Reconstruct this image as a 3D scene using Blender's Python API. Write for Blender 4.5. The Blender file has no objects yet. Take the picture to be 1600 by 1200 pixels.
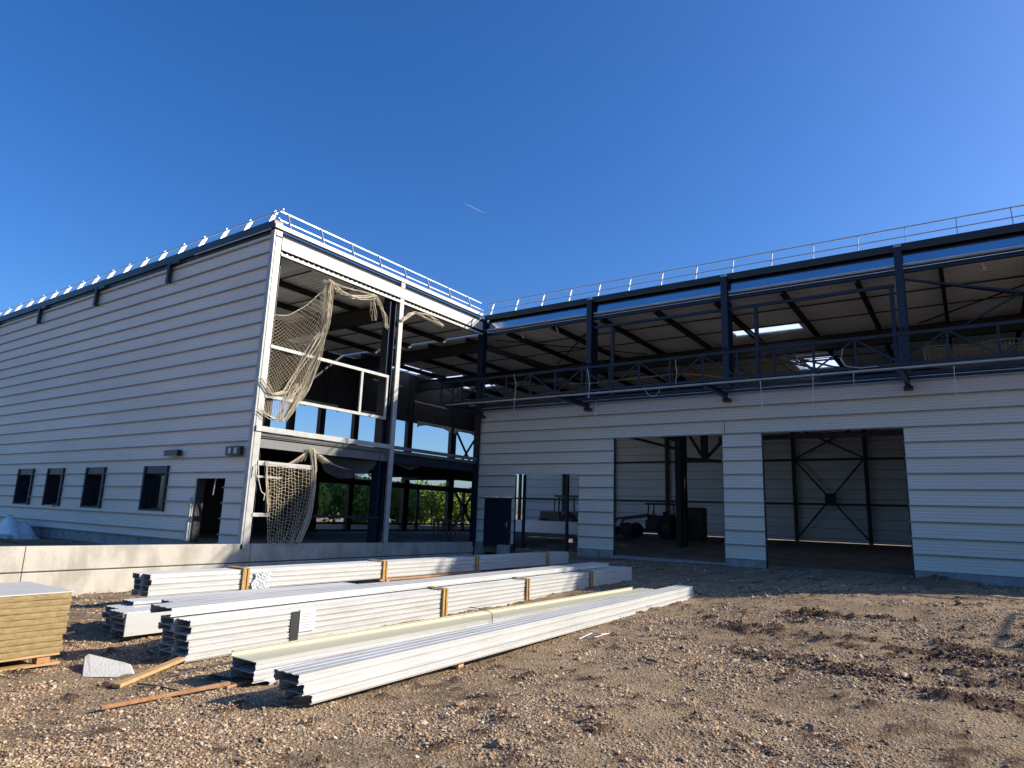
import bpy, math, random
import numpy as np
from mathutils import Vector, Matrix
random.seed(7); rng = np.random.default_rng(7)
scene = bpy.context.scene
COL = scene.collection

# ------------------------------------------------------------------ camera
F = 1033.0
def _n(a): return a/np.linalg.norm(a)
A_ = np.array([-_n(np.array([-1535,-148,-F])), _n(np.array([732,-228,-F])), _n(np.array([182,5244,-F]))]).T
U_,S_,Vt_ = np.linalg.svd(A_); M_ = U_@Vt_
CAM = np.array([0,0,1.6])
cd = bpy.data.cameras.new('camera'); cam = bpy.data.objects.new('camera', cd); COL.objects.link(cam)
cd.sensor_width = 36; cd.lens = 36*F/1600; cd.clip_start = .05; cd.clip_end = 9000
mw = np.eye(4); mw[:3,:3] = M_.T; mw[:3,3] = CAM
cam.matrix_world = Matrix(mw.tolist()); scene.camera = cam
# helpers that read a point of the photo off a real plane of the site
def ray(px,py): return M_.T@np.array([px-800,600-py,-F])
def onX(px,py,X): d=ray(px,py); return CAM+d*(X/d[0])
def onY(px,py,Y): d=ray(px,py); return CAM+d*(Y/d[1])
def onZ(px,py,Z): d=ray(px,py); return CAM+d*((Z-CAM[2])/d[2])

# ------------------------------------------------------------------ sky, sun, exposure
SUN = np.array([1.6,1.11,1.0]); SUN = SUN/np.linalg.norm(SUN)
elev = math.asin(SUN[2]); azim = math.atan2(SUN[0],SUN[1])
w = bpy.data.worlds.new('World'); scene.world = w; w.use_nodes = True
nt = w.node_tree; nt.nodes.clear()
sk = nt.nodes.new('ShaderNodeTexSky'); sk.sky_type='NISHITA'; sk.sun_disc=False
sk.sun_elevation=elev; sk.sun_rotation=azim; sk.air_density=1.0; sk.dust_density=1.6; sk.ozone_density=3.0; sk.altitude=50
hs = nt.nodes.new('ShaderNodeHueSaturation'); hs.inputs['Saturation'].default_value=1.29; hs.inputs['Value'].default_value=1.0
bg = nt.nodes.new('ShaderNodeBackground'); bg.inputs[1].default_value=0.084
wo = nt.nodes.new('ShaderNodeOutputWorld')
tn = nt.nodes.new('ShaderNodeMix'); tn.data_type='RGBA'; tn.blend_type='MULTIPLY'; tn.inputs[0].default_value=1; tn.inputs[7].default_value=(.80,.95,1.24,1)
nt.links.new(sk.outputs[0],hs.inputs['Color']); nt.links.new(hs.outputs[0],tn.inputs[6]); nt.links.new(tn.outputs[2],bg.inputs[0]); nt.links.new(bg.outputs[0],wo.inputs[0])
sl = bpy.data.lights.new('sun','SUN'); sl.energy=4.3; sl.angle=math.radians(.5); sl.color=(1,.90,.74)
so = bpy.data.objects.new('sun',sl); COL.objects.link(so); so.location=(40,30,30)
so.rotation_euler = Vector(SUN.tolist()).to_track_quat('Z','Y').to_euler()
scene.view_settings.view_transform='Standard'; scene.view_settings.look='None'
scene.view_settings.exposure=0.88; scene.view_settings.gamma=1
scene.render.engine='CYCLES'
scene.cycles.max_bounces=8; scene.cycles.diffuse_bounces=5

# ------------------------------------------------------------------ materials
def mat(name, col, rough=.6, metal=0, var=0.0, vscale=1.5, bump=0, bscale=20, stretch=(1,1,1), col2=None, spec=.5, edge=(.35,.65), attr=None):
    m = bpy.data.materials.new(name); m.use_nodes=True; t=m.node_tree; b=t.nodes['Principled BSDF']
    b.inputs['Base Color'].default_value=(*col,1); b.inputs['Roughness'].default_value=rough; b.inputs['Metallic'].default_value=metal
    b.inputs['Specular IOR Level'].default_value=spec
    tc=t.nodes.new('ShaderNodeTexCoord'); mp=t.nodes.new('ShaderNodeMapping'); mp.inputs['Scale'].default_value=stretch
    t.links.new(tc.outputs['Object'],mp.inputs[0])
    if var or col2:
        n=t.nodes.new('ShaderNodeTexNoise'); n.inputs['Scale'].default_value=vscale; n.inputs['Detail'].default_value=6; n.inputs['Roughness'].default_value=.62
        t.links.new(mp.outputs[0],n.inputs['Vector'])
        r=t.nodes.new('ShaderNodeMapRange'); r.inputs[1].default_value=edge[0]; r.inputs[2].default_value=edge[1]; t.links.new(n.outputs['Fac'],r.inputs[0])
        mx=t.nodes.new('ShaderNodeMix'); mx.data_type='RGBA'
        c2 = col2 if col2 else tuple(c*(1-var) for c in col)
        mx.inputs[6].default_value=(*col,1); mx.inputs[7].default_value=(*c2,1)
        t.links.new(r.outputs[0],mx.inputs[0]); out=mx.outputs[2]
        t.links.new(out,b.inputs['Base Color'])
        rr=t.nodes.new('ShaderNodeMapRange'); rr.inputs[3].default_value=rough*.85; rr.inputs[4].default_value=min(1,rough*1.25); t.links.new(n.outputs['Fac'],rr.inputs[0]); t.links.new(rr.outputs[0],b.inputs['Roughness'])
    if bump:
        n2=t.nodes.new('ShaderNodeTexNoise'); n2.inputs['Scale'].default_value=bscale; n2.inputs['Detail'].default_value=5
        t.links.new(mp.outputs[0],n2.inputs['Vector'])
        bm=t.nodes.new('ShaderNodeBump'); bm.inputs['Strength'].default_value=bump; bm.inputs['Distance'].default_value=.02
        t.links.new(n2.outputs['Fac'],bm.inputs['Height']); t.links.new(bm.outputs[0],b.inputs['Normal'])
    return m
MT = {}
MT['clad']  = mat('grey_steel_cladding',(.72,.69,.60),.45,0,.10,.4,.05,1.5,(.35,.35,1.2),spec=.4)
MT['clad_in']= mat('inner_cladding',(.66,.69,.72),.5,0,.12,.4,stretch=(.3,.3,2))
MT['flange']= mat('steel_flange',(.25,.24,.22),.5,0,.2,2)
MT['navy']  = mat('navy_painted_steel',(.012,.020,.038),.42,0,.25,2.5,.05,30,spec=.4)
MT['navyl'] = mat('blue_grey_steel',(.018,.028,.046),.45,0,.25,2.5,spec=.3)
MT['white'] = mat('galvanised_white_steel',(.43,.43,.41),.45,0,.12,3,col2=(.33,.33,.33))
MT['rail']  = mat('galvanised_rail',(.42,.43,.45),.38,.35,.15,4)
MT['dark']  = mat('dark_roof_cap',(.022,.026,.027),.45,0,.25,1.5)
MT['blue_fl']= mat('galvanised_flashing',(.62,.66,.70),.16,1.0,.15,.7,.06,3,(.3,1,1))
MT['fascia']= mat('white_fascia',(.50,.49,.46),.4,0,.08,1.0)
MT['deck']  = mat('roof_deck_steel',(.70,.73,.76),.5,.0,.1,.8)
MT['steelg']=mat('grey_primed_steel',(.15,.155,.16),.45,0,.2,3)
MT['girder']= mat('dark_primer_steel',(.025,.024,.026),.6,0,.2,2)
MT['conc']  = mat('precast_concrete',(.455,.43,.38),.85,0,.2,1.6,.25,25,(1,1,.55),col2=(.33,.31,.27),spec=.2,edge=(.42,.62))
MT['plinth']= mat('plinth_concrete',(.34,.35,.35),.85,0,.3,2.2,.2,18,col2=(.22,.225,.22),spec=.2)
MT['slab']  = mat('earth_floor',(.26,.20,.14),.9,0,.3,.8,.4,6,col2=(.14,.11,.09),spec=.1)
MT['cslab'] = mat('concrete_floor',(.16,.155,.145),.8,0,.3,.8,.2,6,spec=.2)
MT['black'] = mat('black_opening',(.008,.01,.014),.4)
MT['glass'] = mat('dark_glass',(.006,.009,.014),.08,spec=.5)
MT['tray']  = mat('white_coated_steel_tray',(.58,.585,.58),.34,.3,.1,2.2,.05,8,(4,.5,4),col2=(.43,.42,.385),spec=.5,edge=(.48,.8))
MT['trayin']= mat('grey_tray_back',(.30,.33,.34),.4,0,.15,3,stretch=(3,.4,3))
MT['trayy'] = mat('cream_tray',(.52,.495,.37),.42,0,.08,3,stretch=(3,.4,3))
MT['card']  = mat('cardboard_edge_guard',(.42,.26,.09),.8,0,.25,8,.2,30)
MT['wood']  = mat('pale_timber',(.50,.33,.15),.75,0,.35,2.5,.3,14,(9,1,9),col2=(.33,.20,.08))
MT['woodo'] = mat('orange_timber',(.47,.25,.11),.75,0,.3,2.5,.3,14,(1,9,9),col2=(.32,.15,.06))
MT['board'] = mat('yellow_wool_board',(.45,.345,.17),.95,0,.35,9.0,1.0,70,(1,1.5,3),col2=(.33,.24,.11),spec=.1)
MT['boardt']= mat('pale_board_face',(.50,.49,.46),.6,0,.1,2)
MT['block'] = mat('aerated_block',(.66,.63,.57),.9,0,.12,5,.4,40,spec=.1)
MT['film']  = mat('plastic_film',(.60,.64,.66),.25,0,.4,6,.7,12)
MT['net']   = mat('beige_net_rope',(.58,.51,.38),.9,0,.25,6,spec=.1)
MT['netd']  = mat('grey_net_rope',(.20,.20,.19),.9,0,.25,6,spec=.1)
MT['rope']  = mat('pale_rope',(.62,.60,.54),.85,spec=.1)
MT['strap'] = mat('dark_strap',(.05,.05,.05),.4)
MT['label'] = mat('paper_label',(.55,.55,.56),.7,0,.0)
MT['red']   = mat('red_machine_paint',(.10,.015,.01),.35,0,.3,3)
MT['machine']=mat('dark_machine_paint',(.014,.014,.015),.45,0,.3,3)
MT['tyre']  = mat('rubber',(.018,.018,.018),.85)
MT['bark']  = mat('bark',(.11,.08,.05),.9)
MT['cloud'] = mat('ice_cloud',(.9,.9,.92),1); MT['cloud'].node_tree.nodes['Principled BSDF'].inputs['Alpha'].default_value=.3
def leafmat(name,c,c2):
    m=mat(name,c,.6,0,.3,.55,col2=c2,spec=.25); return m
MT['leaf']=leafmat('green_leaves',(.30,.40,.07),(.13,.22,.04))

def groundmat():
    m=bpy.data.materials.new('stony_soil'); m.use_nodes=True; t=m.node_tree; L=t.links; b=t.nodes['Principled BSDF']
    b.inputs['Roughness'].default_value=.93; b.inputs['Specular IOR Level'].default_value=.15
    tc=t.nodes.new('ShaderNodeTexCoord')
    def noise(s,d=6,r=.6):
        n=t.nodes.new('ShaderNodeTexNoise'); n.inputs['Scale'].default_value=s; n.inputs['Detail'].default_value=d; n.inputs['Roughness'].default_value=r; L.new(tc.outputs['Object'],n.inputs['Vector']); return n.outputs['Fac']
    def rng_(v,a,c,o0=0,o1=1):
        r=t.nodes.new('ShaderNodeMapRange'); r.inputs[1].default_value=a; r.inputs[2].default_value=c; r.inputs[3].default_value=o0; r.inputs[4].default_value=o1; L.new(v,r.inputs[0]); return r.outputs[0]
    def mix(f,a,c):
        mx=t.nodes.new('ShaderNodeMix'); mx.data_type='RGBA'; L.new(f,mx.inputs[0])
        for i,v in ((6,a),(7,c)):
            if isinstance(v,tuple): mx.inputs[i].default_value=(*v,1)
            else: L.new(v,mx.inputs[i])
        return mx.outputs[2]
    base=mix(rng_(noise(.45,5,.65),.42,.58),(.185,.122,.070),(.35,.245,.145))
    base=mix(rng_(noise(1.7,6,.7),.5,.72),base,(.21,.115,.06))
    base=mix(rng_(noise(9,6,.7),.45,.7),base,(.42,.32,.21))
    v=t.nodes.new('ShaderNodeTexVoronoi'); v.inputs['Scale'].default_value=26; L.new(tc.outputs['Object'],v.inputs['Vector'])
    v2=t.nodes.new('ShaderNodeTexVoronoi'); v2.inputs['Scale'].default_value=60; L.new(tc.outputs['Object'],v2.inputs['Vector'])
    sep=t.nodes.new('ShaderNodeSeparateColor'); L.new(v.outputs['Color'],sep.inputs[0])
    pf=t.nodes.new('ShaderNodeMath'); pf.operation='MULTIPLY'
    L.new(rng_(v.outputs['Distance'],.42,.30),pf.inputs[0]); L.new(rng_(sep.outputs[0],.45,.55),pf.inputs[1])
    pc=mix(sep.outputs[1],(.46,.37,.26),(.22,.17,.13))
    base=mix(pf.outputs[0],base,pc)
    sep2=t.nodes.new('ShaderNodeSeparateColor'); L.new(v2.outputs['Color'],sep2.inputs[0])
    pf2=t.nodes.new('ShaderNodeMath'); pf2.operation='MULTIPLY'
    L.new(rng_(v2.outputs['Distance'],.42,.28),pf2.inputs[0]); L.new(rng_(sep2.outputs[0],.5,.6),pf2.inputs[1])
    base=mix(pf2.outputs[0],base,mix(sep2.outputs[1],(.50,.41,.30),(.21,.155,.115)))
    # damp soil with its own shape, from a stored attribute
    at=t.nodes.new('ShaderNodeAttribute'); at.attribute_name='damp'
    base=mix(at.outputs['Fac'],base,(.085,.05,.036))
    L.new(base,b.inputs['Base Color'])
    h=t.nodes.new('ShaderNodeMath'); h.operation='ADD'; L.new(rng_(v.outputs['Distance'],.5,.1),h.inputs[0]); L.new(rng_(v2.outputs['Distance'],.5,.1,0,.5),h.inputs[1])
    h2=t.nodes.new('ShaderNodeMath'); h2.operation='ADD'; L.new(h.outputs[0],h2.inputs[0]); L.new(rng_(noise(30,6,.7),.2,.8,0,1.2),h2.inputs[1])
    bm=t.nodes.new('ShaderNodeBump'); bm.inputs['Strength'].default_value=.8; bm.inputs['Distance'].default_value=.03
    L.new(h2.outputs[0],bm.inputs['Height']); L.new(bm.outputs[0],b.inputs['Normal'])
    return m
MT['ground']=groundmat()
def stonemat():
    m=bpy.data.materials.new('loose_stone'); m.use_nodes=True; t=m.node_tree; b=t.nodes['Principled BSDF']
    b.inputs['Roughness'].default_value=.85; b.inputs['Specular IOR Level'].default_value=.25
    a=t.nodes.new('ShaderNodeAttribute'); a.attribute_name='tone'; t.links.new(a.outputs['Color'],b.inputs['Base Color']); return m
MT['stone']=stonemat()

# ------------------------------------------------------------------ mesh builder
ROOT={}
def empty(name, loc, label, cat, group=None):
    o=bpy.data.objects.new(name,None); COL.objects.link(o); o.location=loc; o.empty_display_size=.3
    o['label']=label; o['category']=cat
    if group: o['group']=group
    ROOT[o.name]=np.array(loc,float); return o
def tag(o,label=None,cat=None,group=None,kind=None):
    if label: o['label']=label
    if cat: o['category']=cat
    if group: o['group']=group
    if kind: o['kind']=kind
    return o
class MB:
    def __init__(s): s.v=[]; s.f=[]; s.n=0
    def add(s,vs,fs):
        vs=np.asarray(vs,float); s.v.append(vs); s.f+= [tuple(i+s.n for i in f) for f in fs]; s.n+=len(vs); return s
    def box(s,x0,x1,y0,y1,z0,z1):
        x0,x1=sorted((x0,x1)); y0,y1=sorted((y0,y1)); z0,z1=sorted((z0,z1))
        return s.add([(x0,y0,z0),(x1,y0,z0),(x1,y1,z0),(x0,y1,z0),(x0,y0,z1),(x1,y0,z1),(x1,y1,z1),(x0,y1,z1)],
            [(0,3,2,1),(4,5,6,7),(0,1,5,4),(1,2,6,5),(2,3,7,6),(3,0,4,7)])
    def ext(s,prof,p0,p1,up=(0,0,1),caps=True):
        p0=np.array(p0,float); p1=np.array(p1,float); d=_n(p1-p0); up=np.array(up,float)
        sd=np.cross(d,up)
        if np.linalg.norm(sd)<1e-4: sd=np.cross(d,np.array([1.,0,0]))
        sd=_n(sd); u=np.cross(sd,d); n=len(prof)
        a=np.array([p0+sd*q[0]+u*q[1] for q in prof]); b=np.array([p1+sd*q[0]+u*q[1] for q in prof])
        fs=[(i,(i+1)%n,n+(i+1)%n,n+i) for i in range(n)]
        if caps: fs+=[tuple(range(n))[::-1],tuple(range(n,2*n))]
        return s.add(np.vstack([a,b]),fs)
    def bar(s,p0,p1,w,h=None,up=(0,0,1)):
        h=h or w; return s.ext([(-w/2,-h/2),(w/2,-h/2),(w/2,h/2),(-w/2,h/2)],p0,p1,up)
    def ibeam(s,p0,p1,w,h,tf=.016,tw=.012,up=(0,0,1)):
        a,b=w/2,h/2; c=tw/2
        return s.ext([(-a,-b),(a,-b),(a,-b+tf),(c,-b+tf),(c,b-tf),(a,b-tf),(a,b),(-a,b),(-a,b-tf),(-c,b-tf),(-c,-b+tf),(-a,-b+tf)],p0,p1,up)
    def tube(s,pts,r,n=4,caps=False):
        pts=np.array(pts,float); k=len(pts)
        if k<2: return s
        d=np.gradient(pts,axis=0); d/= (np.linalg.norm(d,axis=1,keepdims=True)+1e-9)
        ref=np.array([.31,.22,.93]); a=np.cross(d,ref); a/=(np.linalg.norm(a,axis=1,keepdims=True)+1e-9); b=np.cross(d,a)
        rr=np.broadcast_to(np.asarray(r,float),(k,))
        V=np.concatenate([[pts[i]+rr[i]*(math.cos(q)*a[i]+math.sin(q)*b[i]) for q in [2*math.pi*j/n for j in range(n)]] for i in range(k)])
        fs=[(i*n+j,i*n+(j+1)%n,(i+1)*n+(j+1)%n,(i+1)*n+j) for i in range(k-1) for j in range(n)]
        if caps: fs+=[tuple(range(n))[::-1],tuple(range((k-1)*n,k*n))]
        return s.add(V,fs)
    def disc(s,c,axis,r,h,n=24,r2=None):
        ax=_n(np.array(axis,float)); ref=np.array([0,0,1.]) if abs(ax[2])<.9 else np.array([1.,0,0]); a=_n(np.cross(ax,ref)); b=np.cross(ax,a)
        c=np.array(c,float); r2=r2 or r
        ring=lambda rr,o:[c+ax*o+rr*(math.cos(2*math.pi*j/n)*a+math.sin(2*math.pi*j/n)*b) for j in range(n)]
        V=ring(r*.93,-h/2)+ring(r,-h/2*.75)+ring(r,h/2*.75)+ring(r*.93,h/2)
        fs=[(k*n+i,k*n+(i+1)%n,(k+1)*n+(i+1)%n,(k+1)*n+i) for k in range(3) for i in range(n)]+[tuple(range(n))[::-1],tuple(range(3*n,4*n))]
        return s.add(V,fs)
    def build(s,name,m,parent=None,base=None,smooth=False,rootname=None):
        V=np.vstack(s.v)
        if parent is not None:
            p=parent
            while p.parent is not None: p=p.parent
            off=ROOT[p.name]
        else:
            off=np.array(base if base is not None else [(V[:,0].min()+V[:,0].max())/2,(V[:,1].min()+V[:,1].max())/2,V[:,2].min()])
        me=bpy.data.meshes.new(name); me.from_pydata((V-off).tolist(),[],s.f); me.validate(); me.update()
        me.materials.append(MT[m] if isinstance(m,str) else m)
        if smooth: me.polygons.foreach_set('use_smooth',[True]*len(me.polygons))
        o=bpy.data.objects.new(name,me); COL.objects.link(o)
        if parent is not None: o.parent=parent
        else: o.location=off; ROOT[o.name]=off
        return o

XC=-20.68; YR=26.97; YL=13.94; XE=14.3     # open side plane, hall front plane, wing facade plane, hall right end
YB=69.0; XF=-32.0; XW=-62.0

# ------------------------------------------------------------------ ground
CP=np.array([(0,0,0),(6,3,.0),(6,10,.25),(0,7,.05),(0,13.5,.38),(-5,13.5,.03),(-5,4,-.03),(-4.7,9,-.03),(-8,4,-.19),(-8,9,-.12),(-8,16,-.05),(-12,5,-.2),(-12,10,-.12),(-12,20,-.1),
 (-15,14,-.25),(-20.6,6,-1.1),(-20.6,14,-1.1),(-20.6,22,-.7),(-17,8,-.55),(-17,27,-.25),(-12,26.5,-.12),(-6,26.5,-.1),(-2,26.8,-.12),(4,26.5,-.08),(6,18,.25),(0,20,.15),(-5,20,.02),
 (-12,0,-.2),(-20.6,-2,-1.0),(0,-8,0),(-10,-8,-.1),(12,14,.3),(12,0,.1),(12,26.5,-.05)],float)
def tps_fit(P):
    n=len(P); d=np.linalg.norm(P[:,None,:2]-P[None,:,:2],axis=2); K=np.where(d>0,d*d*np.log(d+1e-9),0)+np.eye(n)*.5
    Q=np.hstack([np.ones((n,1)),P[:,:2]]); Am=np.block([[K,Q],[Q.T,np.zeros((3,3))]]); return np.linalg.solve(Am,np.concatenate([P[:,2],np.zeros(3)]))
W_=tps_fit(CP)
def vnoise(x,y,f,seed):
    r=np.random.default_rng(seed); g=r.random((64,64)); xx=x*f; yy=y*f
    i=np.floor(xx).astype(int); j=np.floor(yy).astype(int); u=xx-i; v=yy-j; u=u*u*(3-2*u); v=v*v*(3-2*v)
    G=lambda a,b:g[a%64,b%64]
    return (G(i,j)*(1-u)+G(i+1,j)*u)*(1-v)+(G(i,j+1)*(1-u)+G(i+1,j+1)*u)*v-.5
def damp(x,y):
    d=np.zeros_like(x)
    for cx,cy,rx,ry,a in [(-.15,9.6,1.0,.42,.1),(-1.3,8.3,.8,.25,.35),(.9,8.6,1.1,.35,.25),(-2.9,10.2,.45,.32,0),(-2.0,11.8,.8,.22,.2),(.2,7.6,.9,.18,.3),(1.6,10.2,1.2,.6,0)]:
        dx=x-cx; dy=y-cy; X=dx*math.cos(a)-dy*math.sin(a); Y=dx*math.sin(a)+dy*math.cos(a)
        d=np.maximum(d,np.exp(-((X/rx/1.25)**2+(Y/ry/1.15)**2)))
    n=vnoise(x,y,4.5,11)+.6*vnoise(x,y,11,12)+.4*vnoise(x,y,23,14)
    return np.clip((d*1.35+n*1.7-.52)*3.0,0,1)
def gh(x,y,detail=True):
    x=np.asarray(x,float); y=np.asarray(y,float); xc=np.clip(x,-20.6,12); yc=np.clip(y,-8,26.8)
    z=np.full(xc.shape,W_[-3])+W_[-2]*xc+W_[-1]*yc
    for k in range(len(CP)):
        d2=(xc-CP[k,0])**2+(yc-CP[k,1])**2; z=z+W_[k]*np.where(d2>0,.5*d2*np.log(d2+1e-12),0)
    z=z+.42*np.exp(-((x+1.0)/.75)**2-((y-26.6)/.7)**2)
    z=np.where(y>26.95,np.minimum(z,-.1),z)
    inb=(x<-20.72); z=np.where(inb,np.where(y<YL,-.30+.0*x,-.25),z)
    if detail:
        n=.07*vnoise(x,y,.45,1)+.04*vnoise(x,y,1.3,2)+.03*vnoise(x,y,3.4,3)+.024*vnoise(x,y,7.5,4)
        z=z+n*np.where(y>26.9,.2,1)*np.where(inb,.6,1)
        z=z+.045*damp(x,y)*(vnoise(x,y,9,5)+.5*vnoise(x,y,21,6)+.25)*2
    return z
def axis(lo,hi,step,far,g=1.22):
    a=list(np.arange(lo,hi+1e-6,step)); s=step; x=hi
    while x<far: s*=g; x+=s; a.append(x)
    s=step; x=lo
    while x>-far: s*=g; x-=s; a.insert(0,x)
    return np.array(a)
xs=axis(-13,3.2,.07,2500); xs=np.sort(np.concatenate([xs,[-20.71,-20.86]])); ys=axis(1.5,15,.07,2500)
GX,GY=np.meshgrid(xs,ys); GZ=gh(GX,GY)
V=np.stack([GX.ravel(),GY.ravel(),GZ.ravel()],1); nx=len(xs); ny=len(ys)
idx=np.arange(nx*ny).reshape(ny,nx); Fq=np.stack([idx[:-1,:-1],idx[:-1,1:],idx[1:,1:],idx[1:,:-1]],-1).reshape(-1,4)
def npmesh(name,V,Fc,m,k=4,smooth=True):
    me=bpy.data.meshes.new(name); me.vertices.add(len(V)); me.vertices.foreach_set('co',V.astype(np.float32).ravel())
    me.loops.add(len(Fc)*k); me.loops.foreach_set('vertex_index',Fc.astype(np.int32).ravel())
    me.polygons.add(len(Fc)); me.polygons.foreach_set('loop_start',np.arange(0,len(Fc)*k,k,dtype=np.int32)); 
    me.update(calc_edges=True); me.polygons.foreach_set('use_smooth',np.full(len(Fc),smooth)); me.materials.append(MT[m])
    o=bpy.data.objects.new(name,me); COL.objects.link(o); return o
g=npmesh('ground',V,Fq,'ground'); tag(g,'brown stony building site ground with damp ruts',kind='structure')
a=g.data.attributes.new('damp','FLOAT','POINT'); a.data.foreach_set('value',damp(GX,GY).ravel().astype(np.float32))

# loose stones: too many to count
def stones(n,rad,dist,seed,name,label):
    r=np.random.default_rng(seed)
    phi=(1+5**.5)/2
    ico=np.array([(-1,phi,0),(1,phi,0),(-1,-phi,0),(1,-phi,0),(0,-1,phi),(0,1,phi),(0,-1,-phi),(0,1,-phi),(phi,0,-1),(phi,0,1),(-phi,0,-1),(-phi,0,1)])/1.9
    fc=np.array([(0,11,5),(0,5,1),(0,1,7),(0,7,10),(0,10,11),(1,5,9),(5,11,4),(11,10,2),(10,7,6),(7,1,8),(3,9,4),(3,4,2),(3,2,6),(3,6,8),(3,8,9),(4,9,5),(2,4,11),(6,2,10),(8,6,7),(9,8,1)])
    ang=r.uniform(-.25,1.36,n*2); d=dist[0]+(dist[1]-dist[0])*r.random(n*2)**1.25
    x=-d*np.sin(ang); y=d*np.cos(ang)
    cl=vnoise(x,y,.9,31)+.7*vnoise(x,y,2.6,32); keep=(r.random(n*2)<np.clip(.42+2.4*cl,.05,1))&(x>-20.4)&(y<26.6)
    x=x[keep][:n]; y=y[keep][:n]; d=d[keep][:n]; n=len(x)
    R=rad*np.exp(r.normal(0,.42,n))*(1+ (d-dist[0])*.035)
    P=ico[None]*(1+r.uniform(-.2,.2,(n,12,1)))
    sc=np.stack([R*r.uniform(.8,1.5,n),R*r.uniform(.7,1.2,n),R*r.uniform(.35,.8,n)],1)[:,None,:]
    P=P*sc; th=r.uniform(0,6.28,n); tl=r.normal(0,.35,n)
    c,s=np.cos(tl)[:,None],np.sin(tl)[:,None]; P=np.stack([P[...,0]*c-P[...,2]*s,P[...,1],P[...,0]*s+P[...,2]*c],-1)
    c,s=np.cos(th)[:,None],np.sin(th)[:,None]; P=np.stack([P[...,0]*c-P[...,1]*s,P[...,0]*s+P[...,1]*c,P[...,2]],-1)
    z=gh(x,y)+sc[:,0,2]*.25
    P=P+np.stack([x,y,z],1)[:,None,:]
    Fc=(fc[None]+12*np.arange(n)[:,None,None]).reshape(-1,3)
    o=npmesh(name,P.reshape(-1,3),Fc,'stone',3,False); tag(o,label,'gravel',kind='stuff')
    pal=np.array([(.36,.285,.215),(.46,.39,.31),(.27,.20,.145),(.55,.50,.43),(.33,.235,.165),(.20,.165,.135),(.42,.35,.26),(.30,.215,.15)])
    t=np.array([1.08,.95,.79])*pal[r.choice(len(pal),n,p=[.24,.17,.15,.09,.12,.1,.08,.05])]*r.uniform(.75,1.15,(n,1))
    at=o.data.attributes.new('tone','FLOAT_COLOR','POINT'); at.data.foreach_set('color',np.hstack([np.repeat(t,12,0),np.ones((n*12,1))]).astype(np.float32).ravel())
    return o
stones(120000,.0063,(2.6,12),5,'gravel','loose pale and brown pebbles strewn over the soil')
stones(36000,.0105,(7,27),6,'gravel','coarser loose stones further back towards the hall')
stones(160,.022,(3,20),8,'rubble','scattered fist sized pieces of broken stone')

# clods of damp soil thrown up in the wheel ruts
def clods(n,seed):
    r=np.random.default_rng(seed); x=r.uniform(-4,3,n*30); y=r.uniform(6.5,12.5,n*30); k=damp(x,y)>.35; x=x[k][:n]; y=y[k][:n]; n=len(x)
    phi=(1+5**.5)/2
    ico=np.array([(-1,phi,0),(1,phi,0),(-1,-phi,0),(1,-phi,0),(0,-1,phi),(0,1,phi),(0,-1,-phi),(0,1,-phi),(phi,0,-1),(phi,0,1),(-phi,0,-1),(-phi,0,1)])/1.9
    fc=np.array([(0,11,5),(0,5,1),(0,1,7),(0,7,10),(0,10,11),(1,5,9),(5,11,4),(11,10,2),(10,7,6),(7,1,8),(3,9,4),(3,4,2),(3,2,6),(3,6,8),(3,8,9),(4,9,5),(2,4,11),(6,2,10),(8,6,7),(9,8,1)])
    R=.0085*np.exp(r.normal(0,.45,n)); P=ico[None]*(1+r.uniform(-.2,.2,(n,12,1)))*(R[:,None]*r.uniform(.8,1.25,(n,3)))[:,None,:]
    P=P+np.stack([x,y,gh(x,y)+R*.3],1)[:,None,:]
    o=npmesh('soil_clods',P.reshape(-1,3),(fc[None]+12*np.arange(n)[:,None,None]).reshape(-1,3),'clod',3,False); tag(o,'dark damp clods of soil along the wheel ruts','soil',kind='stuff')
MT['clod']=mat('damp_clod',(.115,.066,.045),.95,0,.4,4,spec=.1)
clods(3500,77)

# ------------------------------------------------------------------ the building
B=empty('industrial_building',(XC,YR,0),'L shaped steel framed industrial building under construction with grey cladding and open upper storey','building')
def P(mb,name,m,parent=None,**k): return mb.build(name,m,parent if parent is not None else B,**k)

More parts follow.
